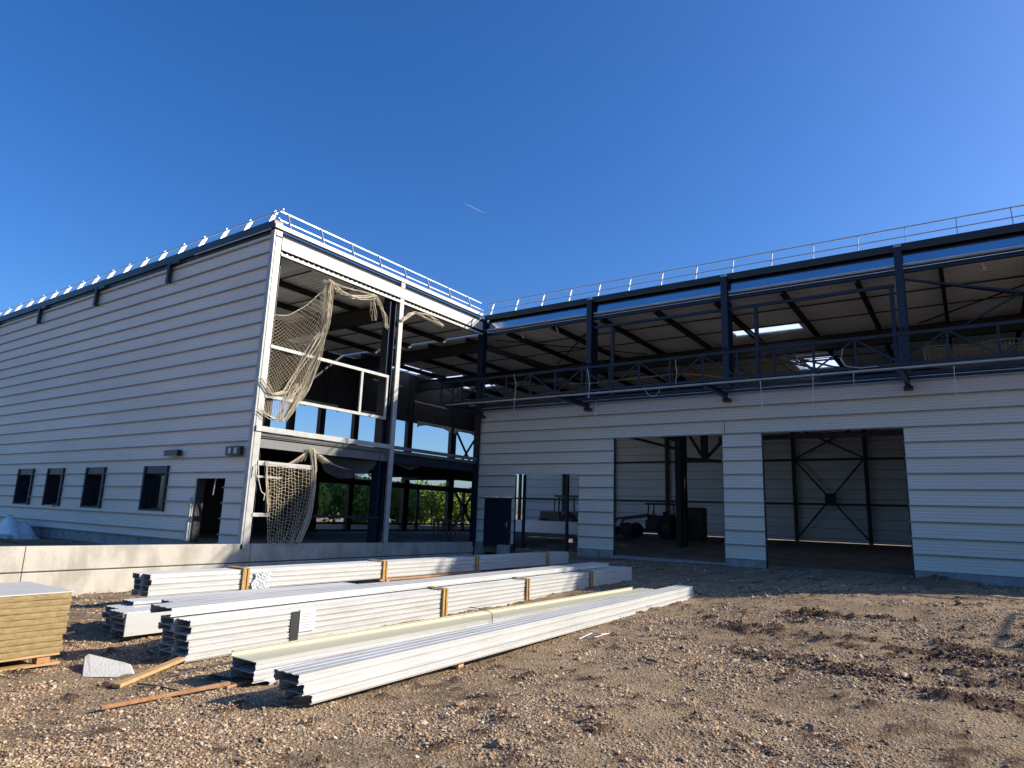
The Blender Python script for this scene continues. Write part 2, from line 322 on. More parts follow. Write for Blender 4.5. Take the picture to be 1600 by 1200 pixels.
def cladding(name,x0,x1,Yp,z0,z1,zs,pitch,openings,mname='clad',seams=()):
    """steel trays laid flat on the frame, a lip at every course; face looks to -Y"""
    mb=MB(); fl=MB()
    k0=int(math.floor((z0-zs)/pitch)); courses=[]; k=k0
    while zs+k*pitch<z1: courses.append((max(z0,zs+k*pitch),min(z1,zs+(k+1)*pitch))); k+=1
    for ca,cb in courses:
        if cb-ca<.01: continue
        cuts=sorted({ca,cb,*[z for o in openings for z in (o[2],o[3]) if ca<z<cb]})
        for za,zb in zip(cuts[:-1],cuts[1:]):
            zm=(za+zb)/2; iv=[(x0,x1)]
            for o in openings:
                if o[2]<zm<o[3]:
                    ni=[]
                    for a_,b_ in iv:
                        if o[1]<=a_ or o[0]>=b_: ni.append((a_,b_)); continue
                        if o[0]>a_: ni.append((a_,o[0]))
                        if o[1]<b_: ni.append((o[1],b_))
                    iv=ni
            for a_,b_ in iv:
                # folded pan: shallow stiffening ribs
                H=cb-ca; pr=[(za,0.0)]
                for fr in (.2,.4,.6,.8):
                    zc=ca+H*fr
                    for dz,dy in ((-.022,0),(-.012,.008),(.012,.008),(.022,0)):
                        if za<zc+dz<zb: pr.append((zc+dz,dy))
                pr.append((zb,0.0))
                pts=[(Yp+dy,z) for z,dy in pr]+[(Yp+.06,zb),(Yp+.06,za)]
                n=len(pts); va=[(a_,y,z) for y,z in pts]+[(b_,y,z) for y,z in pts]
                mb.add(va,[(i,n+i,n+(i+1)%n,(i+1)%n) for i in range(n)]+[tuple(range(n)),tuple(range(n,2*n))[::-1]])
        # lip at the bottom of the course
        iv=[(x0,x1)]
        for o in openings:
            if o[2]-.01<ca<o[3]-.03:
                ni=[]
                for a_,b_ in iv:
                    if o[1]<=a_ or o[0]>=b_: ni.append((a_,b_)); continue
                    if o[0]>a_: ni.append((a_,o[0]+.04))
                    if o[1]<b_: ni.append((o[1]-.04,b_))
                iv=ni
        for a_,b_ in iv:
            fl.box(a_,b_,Yp-.062,Yp-.003,ca-.010,ca+.010)
            fl.box(a_,b_,Yp-.065,Yp-.055,ca-.035,ca-.0105)
    o=P(mb,name,mname); P(fl,'cladding_lips','flange',o)
    return o
# wing facade (towards the camera)
wins=[(-27.9,-25.95),(-33.05,-31.1),(-37.1,-35.15),(-40.6,-38.55)]
ops=[(a_,b_,1.22,3.0) for a_,b_ in wins]+[(-24.0,-22.1,.1,2.5)]
cladding('side_cladding',XW,-20.86,YL,.235,11.62,.005,.545,ops)
P(MB().box(XW,-24.0,YL+.03,YL+.3,-.4,.232),'side_plinth','plinth')
P(MB().box(-22.1,-20.9,YL+.03,YL+.3,-.4,.232),'side_plinth','plinth')
P(MB().box(-24.0,-22.1,YL+.35,YL+.6,-.3,.16),'door_step','plinth')
# hall facade
hops=[(-18.41,-14.84,-.5,3.51),(-20.19,-18.53,-.5,2.4),(-13.1,-8.22,-.5,5.09),(-6.69,-1.82,-.5,5.11),(3.5,8.4,-.5,5.11)]
cladding('front_cladding',XC+.04,XE,YR,.19,6.9,.19,.545,hops)
for a_,b_ in ((-20.64,-20.19),(-14.84,-13.1),(-8.22,-6.69),(-1.82,3.5),(8.4,XE)): P(MB().box(a_,b_,YR-.05,YR+.22,-.9,.185),'front_plinth','plinth')
P(MB().box(-13.1,-8.22,YR+.02,YR+.2,-.5,-.02),'gate_sill','plinth')
pj=MB()
for x in (-13.72,): pj.box(x-.012,x+.012,YR-.056,YR-.045,-.3,.18)
P(pj,'plinth_joint','dark')
P(MB().box(-8.13,-8.11,YR-.008,YR+.01,5.14,5.60),'cladding_seam','dark')
# jamb linings of the gates
for a_,b_,z0,z1 in hops:
    if a_==-20.19: continue
    for ja,jb in ((a_+.002,a_+.05),(b_-.05,b_-.002)): P(MB().box(ja,jb,YR+.065,YR+.14,-.15,z1-.02),'gate_jamb','navy')
for px in (819.5,887):
    xx=onY(px,780,YR+.4)[0]; P(MB().box(xx-.05,xx+.05,YR+.3,YR+.45,-.1,3.5),'opening_post','navy')
d=P(MB().box(-20.17,-18.55,YR+.0,YR+.06,.02,2.38).box(-20.1,-18.62,YR-.008,YR-.001,.1,1.05).box(-20.1,-18.62,YR-.008,YR-.001,1.2,2.3),'door','navy')
P(MB().box(-18.78,-18.74,YR-.06,YR-.012,.95,1.2).box(-18.9,-18.74,YR-.075,YR-.061,1.08,1.11),'handle','rail',d)
P(MB().box(-19.0,-18.5,YR-.45,YR-.06,-.3,.12),'door_step','conc')
# side door opening of the wing: reveal, hanging cable and propped leaf
P(MB().box(-24.0,-23.93,YL+.065,YL+.35,.18,2.5),'door_jamb','girder'); P(MB().box(-22.17,-22.1,YL+.065,YL+.35,.18,2.5),'door_jamb','girder')
P(MB().box(-24.12,-23.98,YL-.11,YL-.06,.2,.95).box(-24.08,-23.98,YL-.10,YL-.06,1.0,1.8),'door_flashing','white')
P(MB().tube([(-22.85,YL+.1,2.5),(-22.86,YL+.08,2.2),(-22.9,YL+.08,1.9)],.02,5),'loose_strip','rail')
P(MB().box(-34,-32.1,YL+5,YL+5.1,0,4),'inner_partition','clad_in')
# windows with deep dark surrounds
for a_,b_ in wins:
    z0,z1=1.22,3.0
    wn=P(MB().box(a_+.003,a_+.12,YL-.03,YL+.5,z0+.003,z1-.003).box(b_-.12,b_-.003,YL-.10,YL+.5,z0+.003,z1-.003).box(a_+.12,b_-.12,YL-.02,YL+.5,z0+.003,z0+.06).box(a_+.12,b_-.12,YL+.02,YL+.5,z1-.3,z1-.003),'window','navy')
    P(MB().box(a_+.12,a_+.2,YL+.30,YL+.38,z0+.06,z1-.3).box(b_-.2,b_-.12,YL+.30,YL+.38,z0+.06,z1-.3).box(a_+.2,b_-.2,YL+.3,YL+.38,z0+.06,z0+.13).box(a_+.2,b_-.2,YL+.3,YL+.38,z1-.37,z1-.3),'frame','girder',wn)
    P(MB().box(a_+.2,b_-.2,YL+.33,YL+.35,z0+.13,z1-.37),'pane','glass',wn)
P(MB().box(-36.5,-35.7,YL-.09,YL-.05,1.21,1.25),'window_sill_film','film')
# wall lamps
l=P(MB().box(-26.05,-25.1,YL-.26,YL-.07,3.36,3.58).box(-25.7,-25.5,YL-.07,YL-.002,3.42,3.52),'wall_lamp','black')
P(MB().box(-26.0,-25.15,YL-.24,YL-.09,3.345,3.36),'lamp_glass','film',l)
l=P(MB().box(-21.95,-21.1,YL-.22,YL-.07,3.3,3.62).box(-21.6,-21.4,YL-.07,YL-.002,3.4,3.5),'wall_lamp','black')
P(MB().box(-21.78,-21.62,YL-.235,YL-.221,3.36,3.56),'lamp_lens','label',l); P(MB().box(-21.42,-21.27,YL-.235,YL-.221,3.36,3.56),'lamp_lens','label',l)
# roof cap, brackets of the wing
P(MB().box(XW,XC+.02,YL-.12,YL+.25,11.78,12.1).box(XW,XC-.1,YL-.03,YL+.06,11.625,11.775),'roof_cap','dark')
P(MB().box(-26,XC-.15,YL-.135,YL-.121,11.74,11.79),'cap_trim','white')
for x in (-27.8,-34.45,-41.0,-47.6):
    P(MB().box(x-.09,x+.09,YL-.24,YL-.07,10.83,11.77).box(x-.03,x+.8,YL-.22,YL-.122,11.62,11.75),'wall_bracket','navy')
# corner trim and open side steel
P(MB().box(XC-.22,XC,YL-.06,YL+.02,.1,11.74).box(XC-.02,XC+.02,YL+.02,YL+.27,.1,11.74),'corner_trim','white')
def column(x,y,z0,z1,w=.3,h=.3,m='navy',name='column'): return P(MB().ibeam((x,y,z0),(x,y,z1),w,h,.02,.014,up=(0,1,0)),name,m)
YC2=20.72
P(MB().box(XC-.02,XC+.05,YC2-.12,YC2+.12,.15,11.8).box(XC-.12,XC-.02,YC2-.07,YC2-.055,.15,11.8),'front_post','white')
column(XC-.28,YC2-.42,.1,10.95,.42,.36)
column(XC-.05,YR-.02,-.1,11.7,.34,.34)
column(XC-.5,YL+.4,.1,10.9,.34,.34)
# fascia of the open side (lit)
P(MB().box(XC-.1,XC+.09,YL-.1,YR-.1,11.8,11.96),'roof_edge_trim','fascia')
P(MB().box(XC-.3,XC-.18,YL+.1,YR-.1,11.5,11.797),'roof_edge_strip','steelg')
P(MB().box(XC-.04,XC+.05,YL+.28,YC2-.1,11.05,11.5).box(XC-.04,XC+.05,YC2+.12,YR-.2,11.05,11.5),'fascia_panel','fascia')
P(MB().box(XC-.2,XC+.06,YL+.02,YR-.12,11.503,11.53),'fascia_lip','dark')
P(MB().box(XC-.04,XC+.06,YL+.28,YR-.2,10.80,10.90),'edge_angle','white')
cb=MB()
y=YL+.3
while y<YR-.3: cb.box(XC-.3,XC-.02,y,y+.07,10.9,10.96); y+=.25
P(cb,'deck_rib_ends','rail'); P(MB().box(XC-.32,XC-.06,YL+.28,YR-.2,10.9,11.045),'deck_shadow_gap','girder')
P(MB().box(XC-.06,XC+.055,YL+.28,YR-.2,11.02,11.048),'fascia_drip','dark')
# rails of the open side
P(MB().box(XC-.04,XC+.05,YL+.25,YC2-.5,7.24,7.36),'rail','white')
P(MB().box(XC-.03,XC+.04,18.65,18.76,5.52,7.237),'rail_post','white')
P(MB().box(XC-.03,XC+.04,20.12,20.22,5.52,7.237),'rail_post','white')
P(MB().box(XC-.04,XC+.05,YL+.25,YC2-.5,5.40,5.515),'rail','white')
P(MB().box(XC-.02,XC+.05,YL+.25,onX(494,730,XC)[1],2.98,3.14),'rail','white')
P(MB().box(XC-.02,XC+.05,YL+.25,onX(420,803,XC)[1],1.2,1.33),'rail','white'); P(MB().box(XC-.02,XC+.05,onX(470,803,XC)[1],YC2-.5,1.2,1.3),'rail','navyl')  # navy piece is the same rail with its shade put into the colour
P(MB().box(XC-.02,XC+.04,YL+.25,YL+1.3,2.55,2.62),'rail','white')
P(MB().box(XC-.01,XC+.075,YL+.02,YC2-.08,4.17,4.36),'slab_edge','white'); P(MB().box(XC-.01,XC+.075,YC2+.11,YR-.2,4.19,4.34),'slab_edge','steelg')  # far-bay edge is grey to paint in the shade it stands in
P(MB().ibeam((XC-.09,YL+.2,3.79),(XC-.09,YC2-.1,3.82),.16,.38),'floor_beam','steelg')
P(MB().ibeam((XC-.09,YC2+.1,3.79),(XC-.09,YR-.2,3.82),.16,.38),'floor_beam','navy')
P(MB().box(XF+.2,XC-.02,YL+.2,YR+.2,4.02,4.16).box(XF+.2,-23.0,YR+.2,33.5,4.02,4.16),'upper_floor','cslab')
fb=MB()
for y in (17.3,20.8,24,27,30.2,33.3): fb=MB().ibeam((XF+.2,y,3.8),(XC-.25 if y<YR+.1 else -23.1,y,3.8),.18,.42); P(fb,'floor_joist','girder')
# hall fascia: cap, blue galvanised flashing, edge beam
P(MB().box(XC+.1,XE,YR-.12,YR-.02,11.63,11.88).box(XC+.1,XE,YR-.015,YR+.25,11.80,11.86),'roof_cap','dark')
P(MB().box(XC+.1,XE,YR+.125,YR+.145,11.69,11.79).add([(XC+.1,YR+.01,11.13),(XE,YR+.01,11.13),(XE,YR+.12,11.69),(XC+.1,YR+.12,11.69),(XC+.1,YR+.03,11.13),(XE,YR+.03,11.13),(XE,YR+.14,11.69),(XC+.1,YR+.14,11.69)],[(0,1,2,3),(7,6,5,4),(0,4,5,1),(3,2,6,7),(0,3,7,4),(1,5,6,2)]),'flashing','blue_fl')
P(MB().box(XC+.1,XE,YR+.03,YR+.3,11.05,11.127),'flashing_return','white')
P(MB().ibeam((XC+.15,YR+.02,10.84),(XE,YR+.02,10.84),.12,.16),'edge_beam','navy')
for x in (-20.68,-14.28,-7.92,-1.55,4.8,11.1):
    if x>XC+1: column(x,YR-.13,6.9,11.72,.26,.24); column(x,YR+.28,-.1,10.75,.26,.3)
    if x>XC+1: P(MB().box(x-.12,x+.12,YR-.27,YR+.0,11.72,11.80),'column_cap','white')
rl=[(-14.1,-8.1),(-7.8,-1.7),(-1.4,4.6)]
P(MB().bar((-14.1,YR-.02,10.38),(-8.1,YR-.02,10.34),.1,.12),'window_rail','navy'); P(MB().bar((-7.75,YR-.02,10.33),(-1.75,YR-.02,10.33),.1,.12),'window_rail','navy')
P(MB().bar((-5.3,YR-.1,10.27),(-4.0,YR-.1,10.28),.08,.1),'window_rail','navyl')
for x,z in ((-13.15,10.34),(-6.7,10.34),(-1.85,10.32)): P(MB().bar((x,YR-.02,6.9),(x,YR-.02,z),.14,.14,up=(0,1,0)),'window_post','navyl')
# wind bracing in the last bay
P(MB().bar((-1.4,YR+.1,10.55),(3.3,YR+.1,9.1),.07,.07),'wind_brace','navyl'); P(MB().bar((3.0,YR+.15,10.1),(-.5,YR+1.8,8.6),.06,.06),'wind_brace','navy')
# guard rails on the roof edges
def guardrail(p0,p1,inward,n,zb,zt,pw=.045):
    p0=np.array(p0,float); p1=np.array(p1,float); inw=np.array(inward,float)
    gr=P(MB().bar((*(p0+inw*.28),zt),(*(p1+inw*.28),zt),.045,.045).bar((*(p0+inw*.14),zt-.42),(*(p1+inw*.14),zt-.42),.04,.04),'guard_rail','rail')
    d=_n(p1-p0)
    for i in range(n):
        c=p0+(p1-p0)*((i+.25)/n)
        a=np.array((*(c-inw*.02),zb)); b=np.array((*(c+inw*.26),zt-.0))
        if abs(inw[1])>.5: P(MB().ext([(-pw,-.012),(pw,-.012),(pw,.012),(-pw,.012)],a,b,up=(1,0,0)),'rail_post','rail',gr)
        else: P(MB().ext([(-.035,-.012),(.035,-.012),(.035,.012),(-.035,.012)],a,b,up=(0,1,0)),'rail_post','rail',gr)
    return gr
guardrail((XC-.1,YL),(XC-.1-26*1.6,YL),(0,1),26,12.02,12.70,.065)
guardrail((XC,YL+.2),(XC,YR),(-1,0),8,11.96,12.66)
guardrail((XC,YR),(XC+22*1.585,YR),(0,1),22,11.88,12.64)

# roof deck: ribbed sheet, with the strips not yet laid left open
holes=[(-9.4,-6.2,32.8,33.8),(-8.8,-5.9,36.4,39.4),(-8.2,-5.7,40.2,43.2),(-31.8,-30.2,31.0,33.9),(-31.8,-28.9,35.2,39.6),(-4.5,-3.6,36.2,36.6),(-6.5,0.5,48.6,49.3)]
def deck(name,x0,x1,y0,y1,z=11.0):
    mb=MB(); y=y0
    while y<y1:
        ye=min(y+.25,y1); iv=[(x0,x1)]
        for hx0,hx1,hy0,hy1 in holes:
            if hy0<y+.125<hy1:
                ni=[]
                for a_,b_ in iv:
                    if hx1<=a_ or hx0>=b_: ni.append((a_,b_)); continue
                    if hx0>a_: ni.append((a_,hx0))
                    if hx1<b_: ni.append((hx1,b_))
                iv=ni
        pts=[(y,z+.045),(y+.07,z+.045),(y+.095,z),(y+.155,z),(y+.18,z+.045),(ye,z+.045),(ye,z+.06),(y,z+.06)]
        for a_,b_ in iv:
            n=len(pts); mb.add([(a_,p,q) for p,q in pts]+[(b_,p,q) for p,q in pts],[(i,n+i,n+(i+1)%n,(i+1)%n) for i in range(n)]+[tuple(range(n)),tuple(range(n,2*n))[::-1]])
        y+=.25
    return P(mb,name,'deck')
tm=bpy.data.materials.new('translucent_skylight'); tm.use_nodes=True; t_=tm.node_tree; t_.nodes.clear()
to=t_.nodes.new('ShaderNodeOutputMaterial'); tb=t_.nodes.new('ShaderNodeBsdfTranslucent'); tb.inputs[0].default_value=(.8,.86,.95,1); t_.links.new(tb.outputs[0],to.inputs[0]); MT['skyl']=tm
for hx0,hx1,hy0,hy1 in holes[:6]: P(MB().box(hx0+.02,hx1-.02,hy0,hy1-.02,11.07,11.085),'skylight','skyl')
deck('roof_deck',XF,XC-.1,YL+.25,YR,11.0); deck('roof_deck',XF,XE,YR+.35,YB,11.0)
P(MB().box(XW,XF-.02,YL+.26,20.8,11.2,11.26),'roof_deck','deck')
P(MB().box(-50,XF-.02,47,YB,11.2,11.26),'roof_deck','deck')
for x in (-23.4,-26.0,-28.7): P(MB().ibeam((x,YL+.3,10.83),(x,YR+.2,10.83),.14,.24),'purlin','girder')
x=-30.2
while x<XE:
    P(MB().ibeam((x,YR+.15,10.83),(x,YB-.3,10.83),.14,.24),'purlin','girder'); x+=2.72
for y in (15.9,18.3,23.4,25.4): P(MB().bar((XF,y,10.82),(XC-.3,y,10.82),.035,.05),'tie_rod','girder')
for y in (29.6,32,37,39.8,43,52,60): P(MB().bar((XF,y,10.85),(XE,y,10.85),.035,.05),'tie_rod','girder')
for y,x1 in ((YC2-.42,XC-.45),): P(MB().ibeam((XF,y,10.35),(x1,y,10.35),.3,.72,.03),'girder','girder')
for y in (34.5,44,55): P(MB().ibeam((XF,y,10.35),(XE,y,10.35),.3,.7,.03),'girder','girder')
P(MB().ibeam((XF,YR+.5,10.4),(XC-.3,YR+.5,10.4),.26,.6,.03),'girder','girder')
for p_,q_ in (((-10,35.4),(-6.4,43.6)),((-9.2,35.2),(-5.9,42.4)),((-8.9,37.9),(-5.5,37.9)),((-8.9,39.9),(-5.5,39.9)),((-7.7,35.2),(-7.2,43.6))): P(MB().bar((*p_,10.75),(*q_,10.75),.09),'skylight_trimmer','girder')
# roof cross bracing
for a_,b_ in (((-20.4,27.6),(-14.5,34.1)),((-14.5,27.6),(-20.4,34.1)),((-1.4,27.6),(4.7,34.1)),((4.7,27.6),(-1.4,34.1))): P(MB().bar((*a_,10.7),(*b_,10.7),.05),'roof_brace','girder')
P(MB().bar((XC,YR+.3,10.2),(-18.2,34.2,9.6),.2,.2),'roof_strut','girder')
# far side wall of the rear wing, seen through the frame
def fY(px): return onX(px,700,XF)[1]
for px,w_ in ((412,.3),(450,.38),(498,.38),(552,.38),(606,.5),(637,.5),(706,.6),(751,.5)):
    y=fY(px); P(MB().ibeam((XF,y,0),(XF,y,10.9),.3,w_,up=(0,1,0)),'column','girder')
mu=MB()
for px in (628,657,690,722,545,596): y=fY(px)
for px in (657,728): P(MB().box(XF-.08,XF+.08,fY(px)-.1,fY(px)+.1,0,3.4),'mullion','girder')
P(MB().box(XF-.1,XF+.1,YL+.3,46,3.05,3.4),'transom','girder')
P(MB().box(XF-.1,XF+.1,YL+.3,46,7.65,8.0),'transom','girder')
P(MB().box(XF-.05,XF+.05,24,46,.62,.74).box(XF-.1,XF+.1,YL+.3,46,-.2,.32),'sill_rail','girder')
P(MB().box(XF-.1,XF+.1,YL+.3,fY(751),3.95,4.45),'edge_beam','girder')
P(MB().box(XF-.06,XF+.06,YL+.3,46,8.0,11.0),'upper_shade_panel','girder')  # dark panel: its colour stands in for the shade above the far openings
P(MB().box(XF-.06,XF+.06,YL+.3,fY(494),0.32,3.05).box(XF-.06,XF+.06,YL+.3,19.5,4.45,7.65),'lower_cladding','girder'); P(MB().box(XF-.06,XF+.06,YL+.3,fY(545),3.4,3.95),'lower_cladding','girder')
P(MB().bar((XF,fY(712),4.5),(XF,fY(745),7.6),.12).bar((XF,fY(712),7.6),(XF,fY(745),4.5),.12),'cross_brace','girder')
P(MB().bar((XF,fY(712),.4),(XF,fY(745),3.3),.14).bar((XF,fY(712),3.3),(XF,fY(745),.4),.14),'cross_brace','girder')
P(MB().box(XF-.15,XF+.15,(fY(712)+fY(745))/2-.3,(fY(712)+fY(745))/2+.3,1.5,2.15),'brace_plate','girder')
P(MB().bar((XF+.3,fY(622),5.35),(XF+.3,fY(750),5.35),.05).bar((XF+.3,fY(622),4.85),(XF+.3,fY(750),4.85),.05).bar((XF+.3,fY(668),4.4),(XF+.3,fY(668),5.35),.05,up=(0,1,0)).bar((XF+.3,fY(742),4.4),(XF+.3,fY(742),5.9),.05,up=(0,1,0)).bar((XF+.3,fY(706),5.7),(XF+.3,fY(744),5.7),.05),'inner_guard_rail','girder')
# walls closing the wing
P(MB().box(XW,XF-.12,20.75,20.9,-.2,11.2).box(XW-.1,XW,YL,20.9,-.2,11.6),'rear_wall','clad_in')
# back wall of the hall
cladding('back_cladding',float(onY(818.5,770,YB)[0]),XE,YB,.09,11.0,.4,.9,[],'clad_in')
P(MB().box(XE,XE+.12,YR+.2,YB,.0,11.6),'end_wall','clad_in')
for z in (3.5,7.7): P(MB().box(-48,XE,YB-.35,YB-.15,z-.09,z+.09),'girt','girder')
for x in (-46,-39.8,-33.4,-27.0,-20.65,-14.1,-7.85,-1.5,4.8): P(MB().ibeam((x,YB-.3,0),(x,YB-.3,10.9),.3,.34,up=(0,1,0)),'column','girder')
for z0,z1 in ((.4,7.6),(7.8,10.9)):
    P(MB().bar((-13.9,YB-.5,z0),(-8.0,YB-.5,z1 if z0<1 else 10.9),.14).bar((-13.9,YB-.5,z1),(-8.0,YB-.5,z0),.14),'cross_brace','girder')
P(MB().box(-11.4,-10.5,YB-.6,YB-.5,3.4,4.5),'brace_plate','girder')
# inner columns and lattice of the hall
for x,y in ((-14.28,38.3),(-15.1,41.2),(4.8,38.3)): P(MB().ibeam((x,y,-.1),(x,y,10.8),.34,.5,.03,up=(0,1,0)),'column','girder')
P(MB().ibeam((-14.28,28,6.3),(-14.28,38.2,6.3),.16,.3),'inner_beam','girder')
P(MB().ibeam((-14.28,46,7.2),(XE,46,7.2),.2,.3),'inner_beam','girder')
for p_,q_,w_ in (((1078,682),(1100,717),.18),((1133,684),(1103,717),.18),((1100,680),(1101,714),.42),((1062,716),(1140,722),.22),((972,680),(1068,704),.2)):
    P(MB().bar(onY(*p_,46),onY(*q_,46),w_,w_,up=(0,1,0)),'lattice_strut','girder')
# canopy lattice in front of the gates
CY=23.75
cn=P(MB().bar((XC,CY,6.68),(XE,CY,6.68),.09,.09).bar((XC,CY,7.66),(XE,CY,7.66),.09,.09),'canopy_frame','navyl')
x=XC+.05; i=0
lat=MB()
while x<XE-1.2:
    lat.bar((x,CY,6.73),(x,CY,7.61),.07,.07,up=(0,1,0))
    if i%2==0: lat.bar((x+.05,CY,7.6),(x+1.22,CY,6.74),.05,.05)
    else: lat.bar((x+.05,CY,6.74),(x+1.22,CY,7.6),.05,.05)
    x+=1.274; i+=1
P(lat,'lattice','navyl',cn)
P(MB().bar((XC+.3,CY+.12,6.58),(XE,CY+.12,6.58),.14,.05),'canopy_edge','rail',cn)
P(MB().bar((XC+.3,CY+.9,6.72),(XE,CY+.9,6.72),.06,.1).bar((XC+.3,CY+1.8,6.72),(XE,CY+1.8,6.72),.06,.1).bar((XC+.3,CY+2.7,6.72),(XE,CY+2.7,6.72),.06,.1),'canopy_purlins','navy',cn)
for x in (XC+.25,-14.28,-7.92,-1.55,4.8,11.1):
    P(MB().ibeam((x,CY+.06,6.6),(x,YR-.1,6.6),.16,.2),'canopy_arm','navy',cn)
    P(MB().box(x-.14,x+.14,YR-.4,YR-.07,6.36,6.49),'canopy_foot','black',cn)
    P(MB().bar((x,CY,7.7),(x,YR-.25,8.6),.07,.07),'canopy_stay','navy',cn)

# floors
tag(MB().box(XF,XC-.02,YL+.3,46,-.3,.2).build('floor_wing','cslab'),'dark concrete floor inside the rear wing',kind='structure')
tag(MB().box(-50,XE,YR+.21,YB,-.3,.0).build('floor_hall','slab'),'brown earth floor inside the hall',kind='structure')

# ------------------------------------------------------------------ dock wall
D=empty('retaining_wall',(XC,8,-1.2),'long pale precast concrete retaining wall running beside the wing at the edge of the yard','wall')
ysj=[-7,0.6,onX(38,870,XC)[1],14.3,20.6,YR-.1]
def ztop(y): return np.interp(y,[-7,7,14,27],[.38,.32,.275,.15])
for k in range(len(ysj)-1):
    y0,y1=ysj[k]+.012,ysj[k+1]-.012
    for nm,za,zb in (('upper_panel',lambda y:-.34,ztop),('lower_panel',lambda y:-1.9,lambda y:-.37)):
        b=.018
        sec=lambda y:[(XC-.22,za(y)),(XC+.0-b,za(y)),(XC,za(y)+b),(XC,zb(y)-b),(XC-b,zb(y)),(XC-.22,zb(y))]
        s0=sec(y0); s1=sec(y1); n=6
        MB().add([(p,y0,q) for p,q in s0]+[(p,y1,q) for p,q in s1],[(i,n+i,n+(i+1)%n,(i+1)%n) for i in range(n)]+[tuple(range(n)),tuple(range(n,2*n))[::-1]]).build(nm,'conc',D)
MB().box(XC-.2,XC-.03,-7,YR-.1,-.371,-.339).build('joint','dark',D)

for y_ in (2.6,5.2,9.1,11.7,16,19): MB().disc((XC+.001,y_,-.78+.02*math.sin(y_*9)),(1,0,0),.022,.008,12).build('tie_hole','plinth',D)
# ------------------------------------------------------------------ stacks of steel trays
def traymesh(mb_out,mb_in,xl,xr,zb,zt,y0,y1,dx,inv=True):
    """one folded tray: web on top with ribs, two flanges with lips. dx = sideways drift over its length"""
    w_=xr-xl; h=zt-zb; t=.006; r=.007
    out=[(.016,0),(.016,h*.15),(0,h*.22),(0,h*.46),(r,h*.52),(r,h*.66),(0,h*.72),(0,h)]
    web=[(w_*.12,h),(w_*.15,h-.006),(w_*.28,h-.006),(w_*.31,h),(w_*.42,h),(w_*.45,h-.006),(w_*.56,h-.006),(w_*.59,h),(w_*.70,h),(w_*.73,h-.006),(w_*.85,h-.006),(w_*.88,h)]
    rt=[(w_-p,q) for p,q in out[::-1]]
    path=out+web+rt
    lipr=[(w_-.04,0)]; lipl=[(.04,0)]
    path=lipl+path+lipr
    k=len(path); c=np.array([w_/2,h*.45])
    pin=[]
    P_=np.array(path)
    for i in range(k):
        a=P_[max(i-1,0)]; b=P_[min(i+1,k-1)]; d=_n(b-a); nrm=np.array([d[1],-d[0]]); pin.append(tuple(P_[i]+nrm*t))
    # outer skin
    for mb,pp,flip in ((mb_out,path,0),(mb_in,pin,1)):
        segs=12; vs=[]
        for s in range(segs+1):
            f=s/segs; y=y0+(y1-y0)*f
            vs+=[(xl+dx*f+p,y,zb+q) for p,q in pp]
        fs=[]
        for s in range(segs):
            for i in range(k-1):
                q=(s*k+i,s*k+i+1,(s+1)*k+i+1,(s+1)*k+i); fs.append(q if not flip else q[::-1])
        mb.add(vs,fs)
    # end rims closing the sheet thickness
    for f,y in ((0,y0),(1,y1)):
        vs=[(xl+dx*f+p,y,zb+q) for p,q in path]+[(xl+dx*f+p,y,zb+q) for p,q in pin]
        fs=[(i,i+1,k+i+1,k+i) if f else (i+1,i,k+i,k+i+1) for i in range(k-1)]
        mb_in.add(vs,fs)
def tray(xl,xr,zb,zt,y0,y1,dx,parent=None,m='tray',name='steel_tray'):
    a,b=MB(),MB(); traymesh(a,b,xl,xr,zb,zt,y0,y1,dx)
    o=a.build(name,m,parent); 
    me=o.data; V=np.vstack(b.v)-(np.array(ROOT[parent.name]) if parent else ROOT[o.name])
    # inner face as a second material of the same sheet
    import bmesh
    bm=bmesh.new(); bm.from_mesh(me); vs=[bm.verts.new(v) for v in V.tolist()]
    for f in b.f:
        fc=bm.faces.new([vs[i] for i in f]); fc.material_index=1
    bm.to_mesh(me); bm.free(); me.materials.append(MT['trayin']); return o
grp='loose white steel trays lying on the ground'
def pile(parent,xl,xr,z0,n,pitch,y0,y1,dx,jit=.03,h=None,m='tray'):
    for i in range(n):
        j=random.uniform(-jit,jit); e=random.uniform(-.008,.008)
        tray(xl+e,xr+e,z0+i*pitch,z0+i*pitch+(h or pitch*1.0)-.004,y0+j,y1+j,dx,parent,m if i<n-1 or m!='tray' else m)
def guard(parent,xl,xr,zb,zt,y,dx,y0,y1,wd=.16,name='edge_guard'):
    s=dx*(y-y0)/(y1-y0); mb=MB()
    mb.box(xr+s+.004,xr+s+.022,y-wd/2,y+wd/2,zb,zt+.012); mb.box(xl+s-.02,xr+s+.022,y-wd/2,y+wd/2,zt+.0125,zt+.026)
    mb.box(xr+s+.0225,xr+s+.04,y-wd/2,y-wd/2+.04,zb,zt+.02); mb.box(xr+s+.0225,xr+s+.04,y+wd/2-.04,y+wd/2,zb,zt+.02)
    mb.build(name,'card',parent)
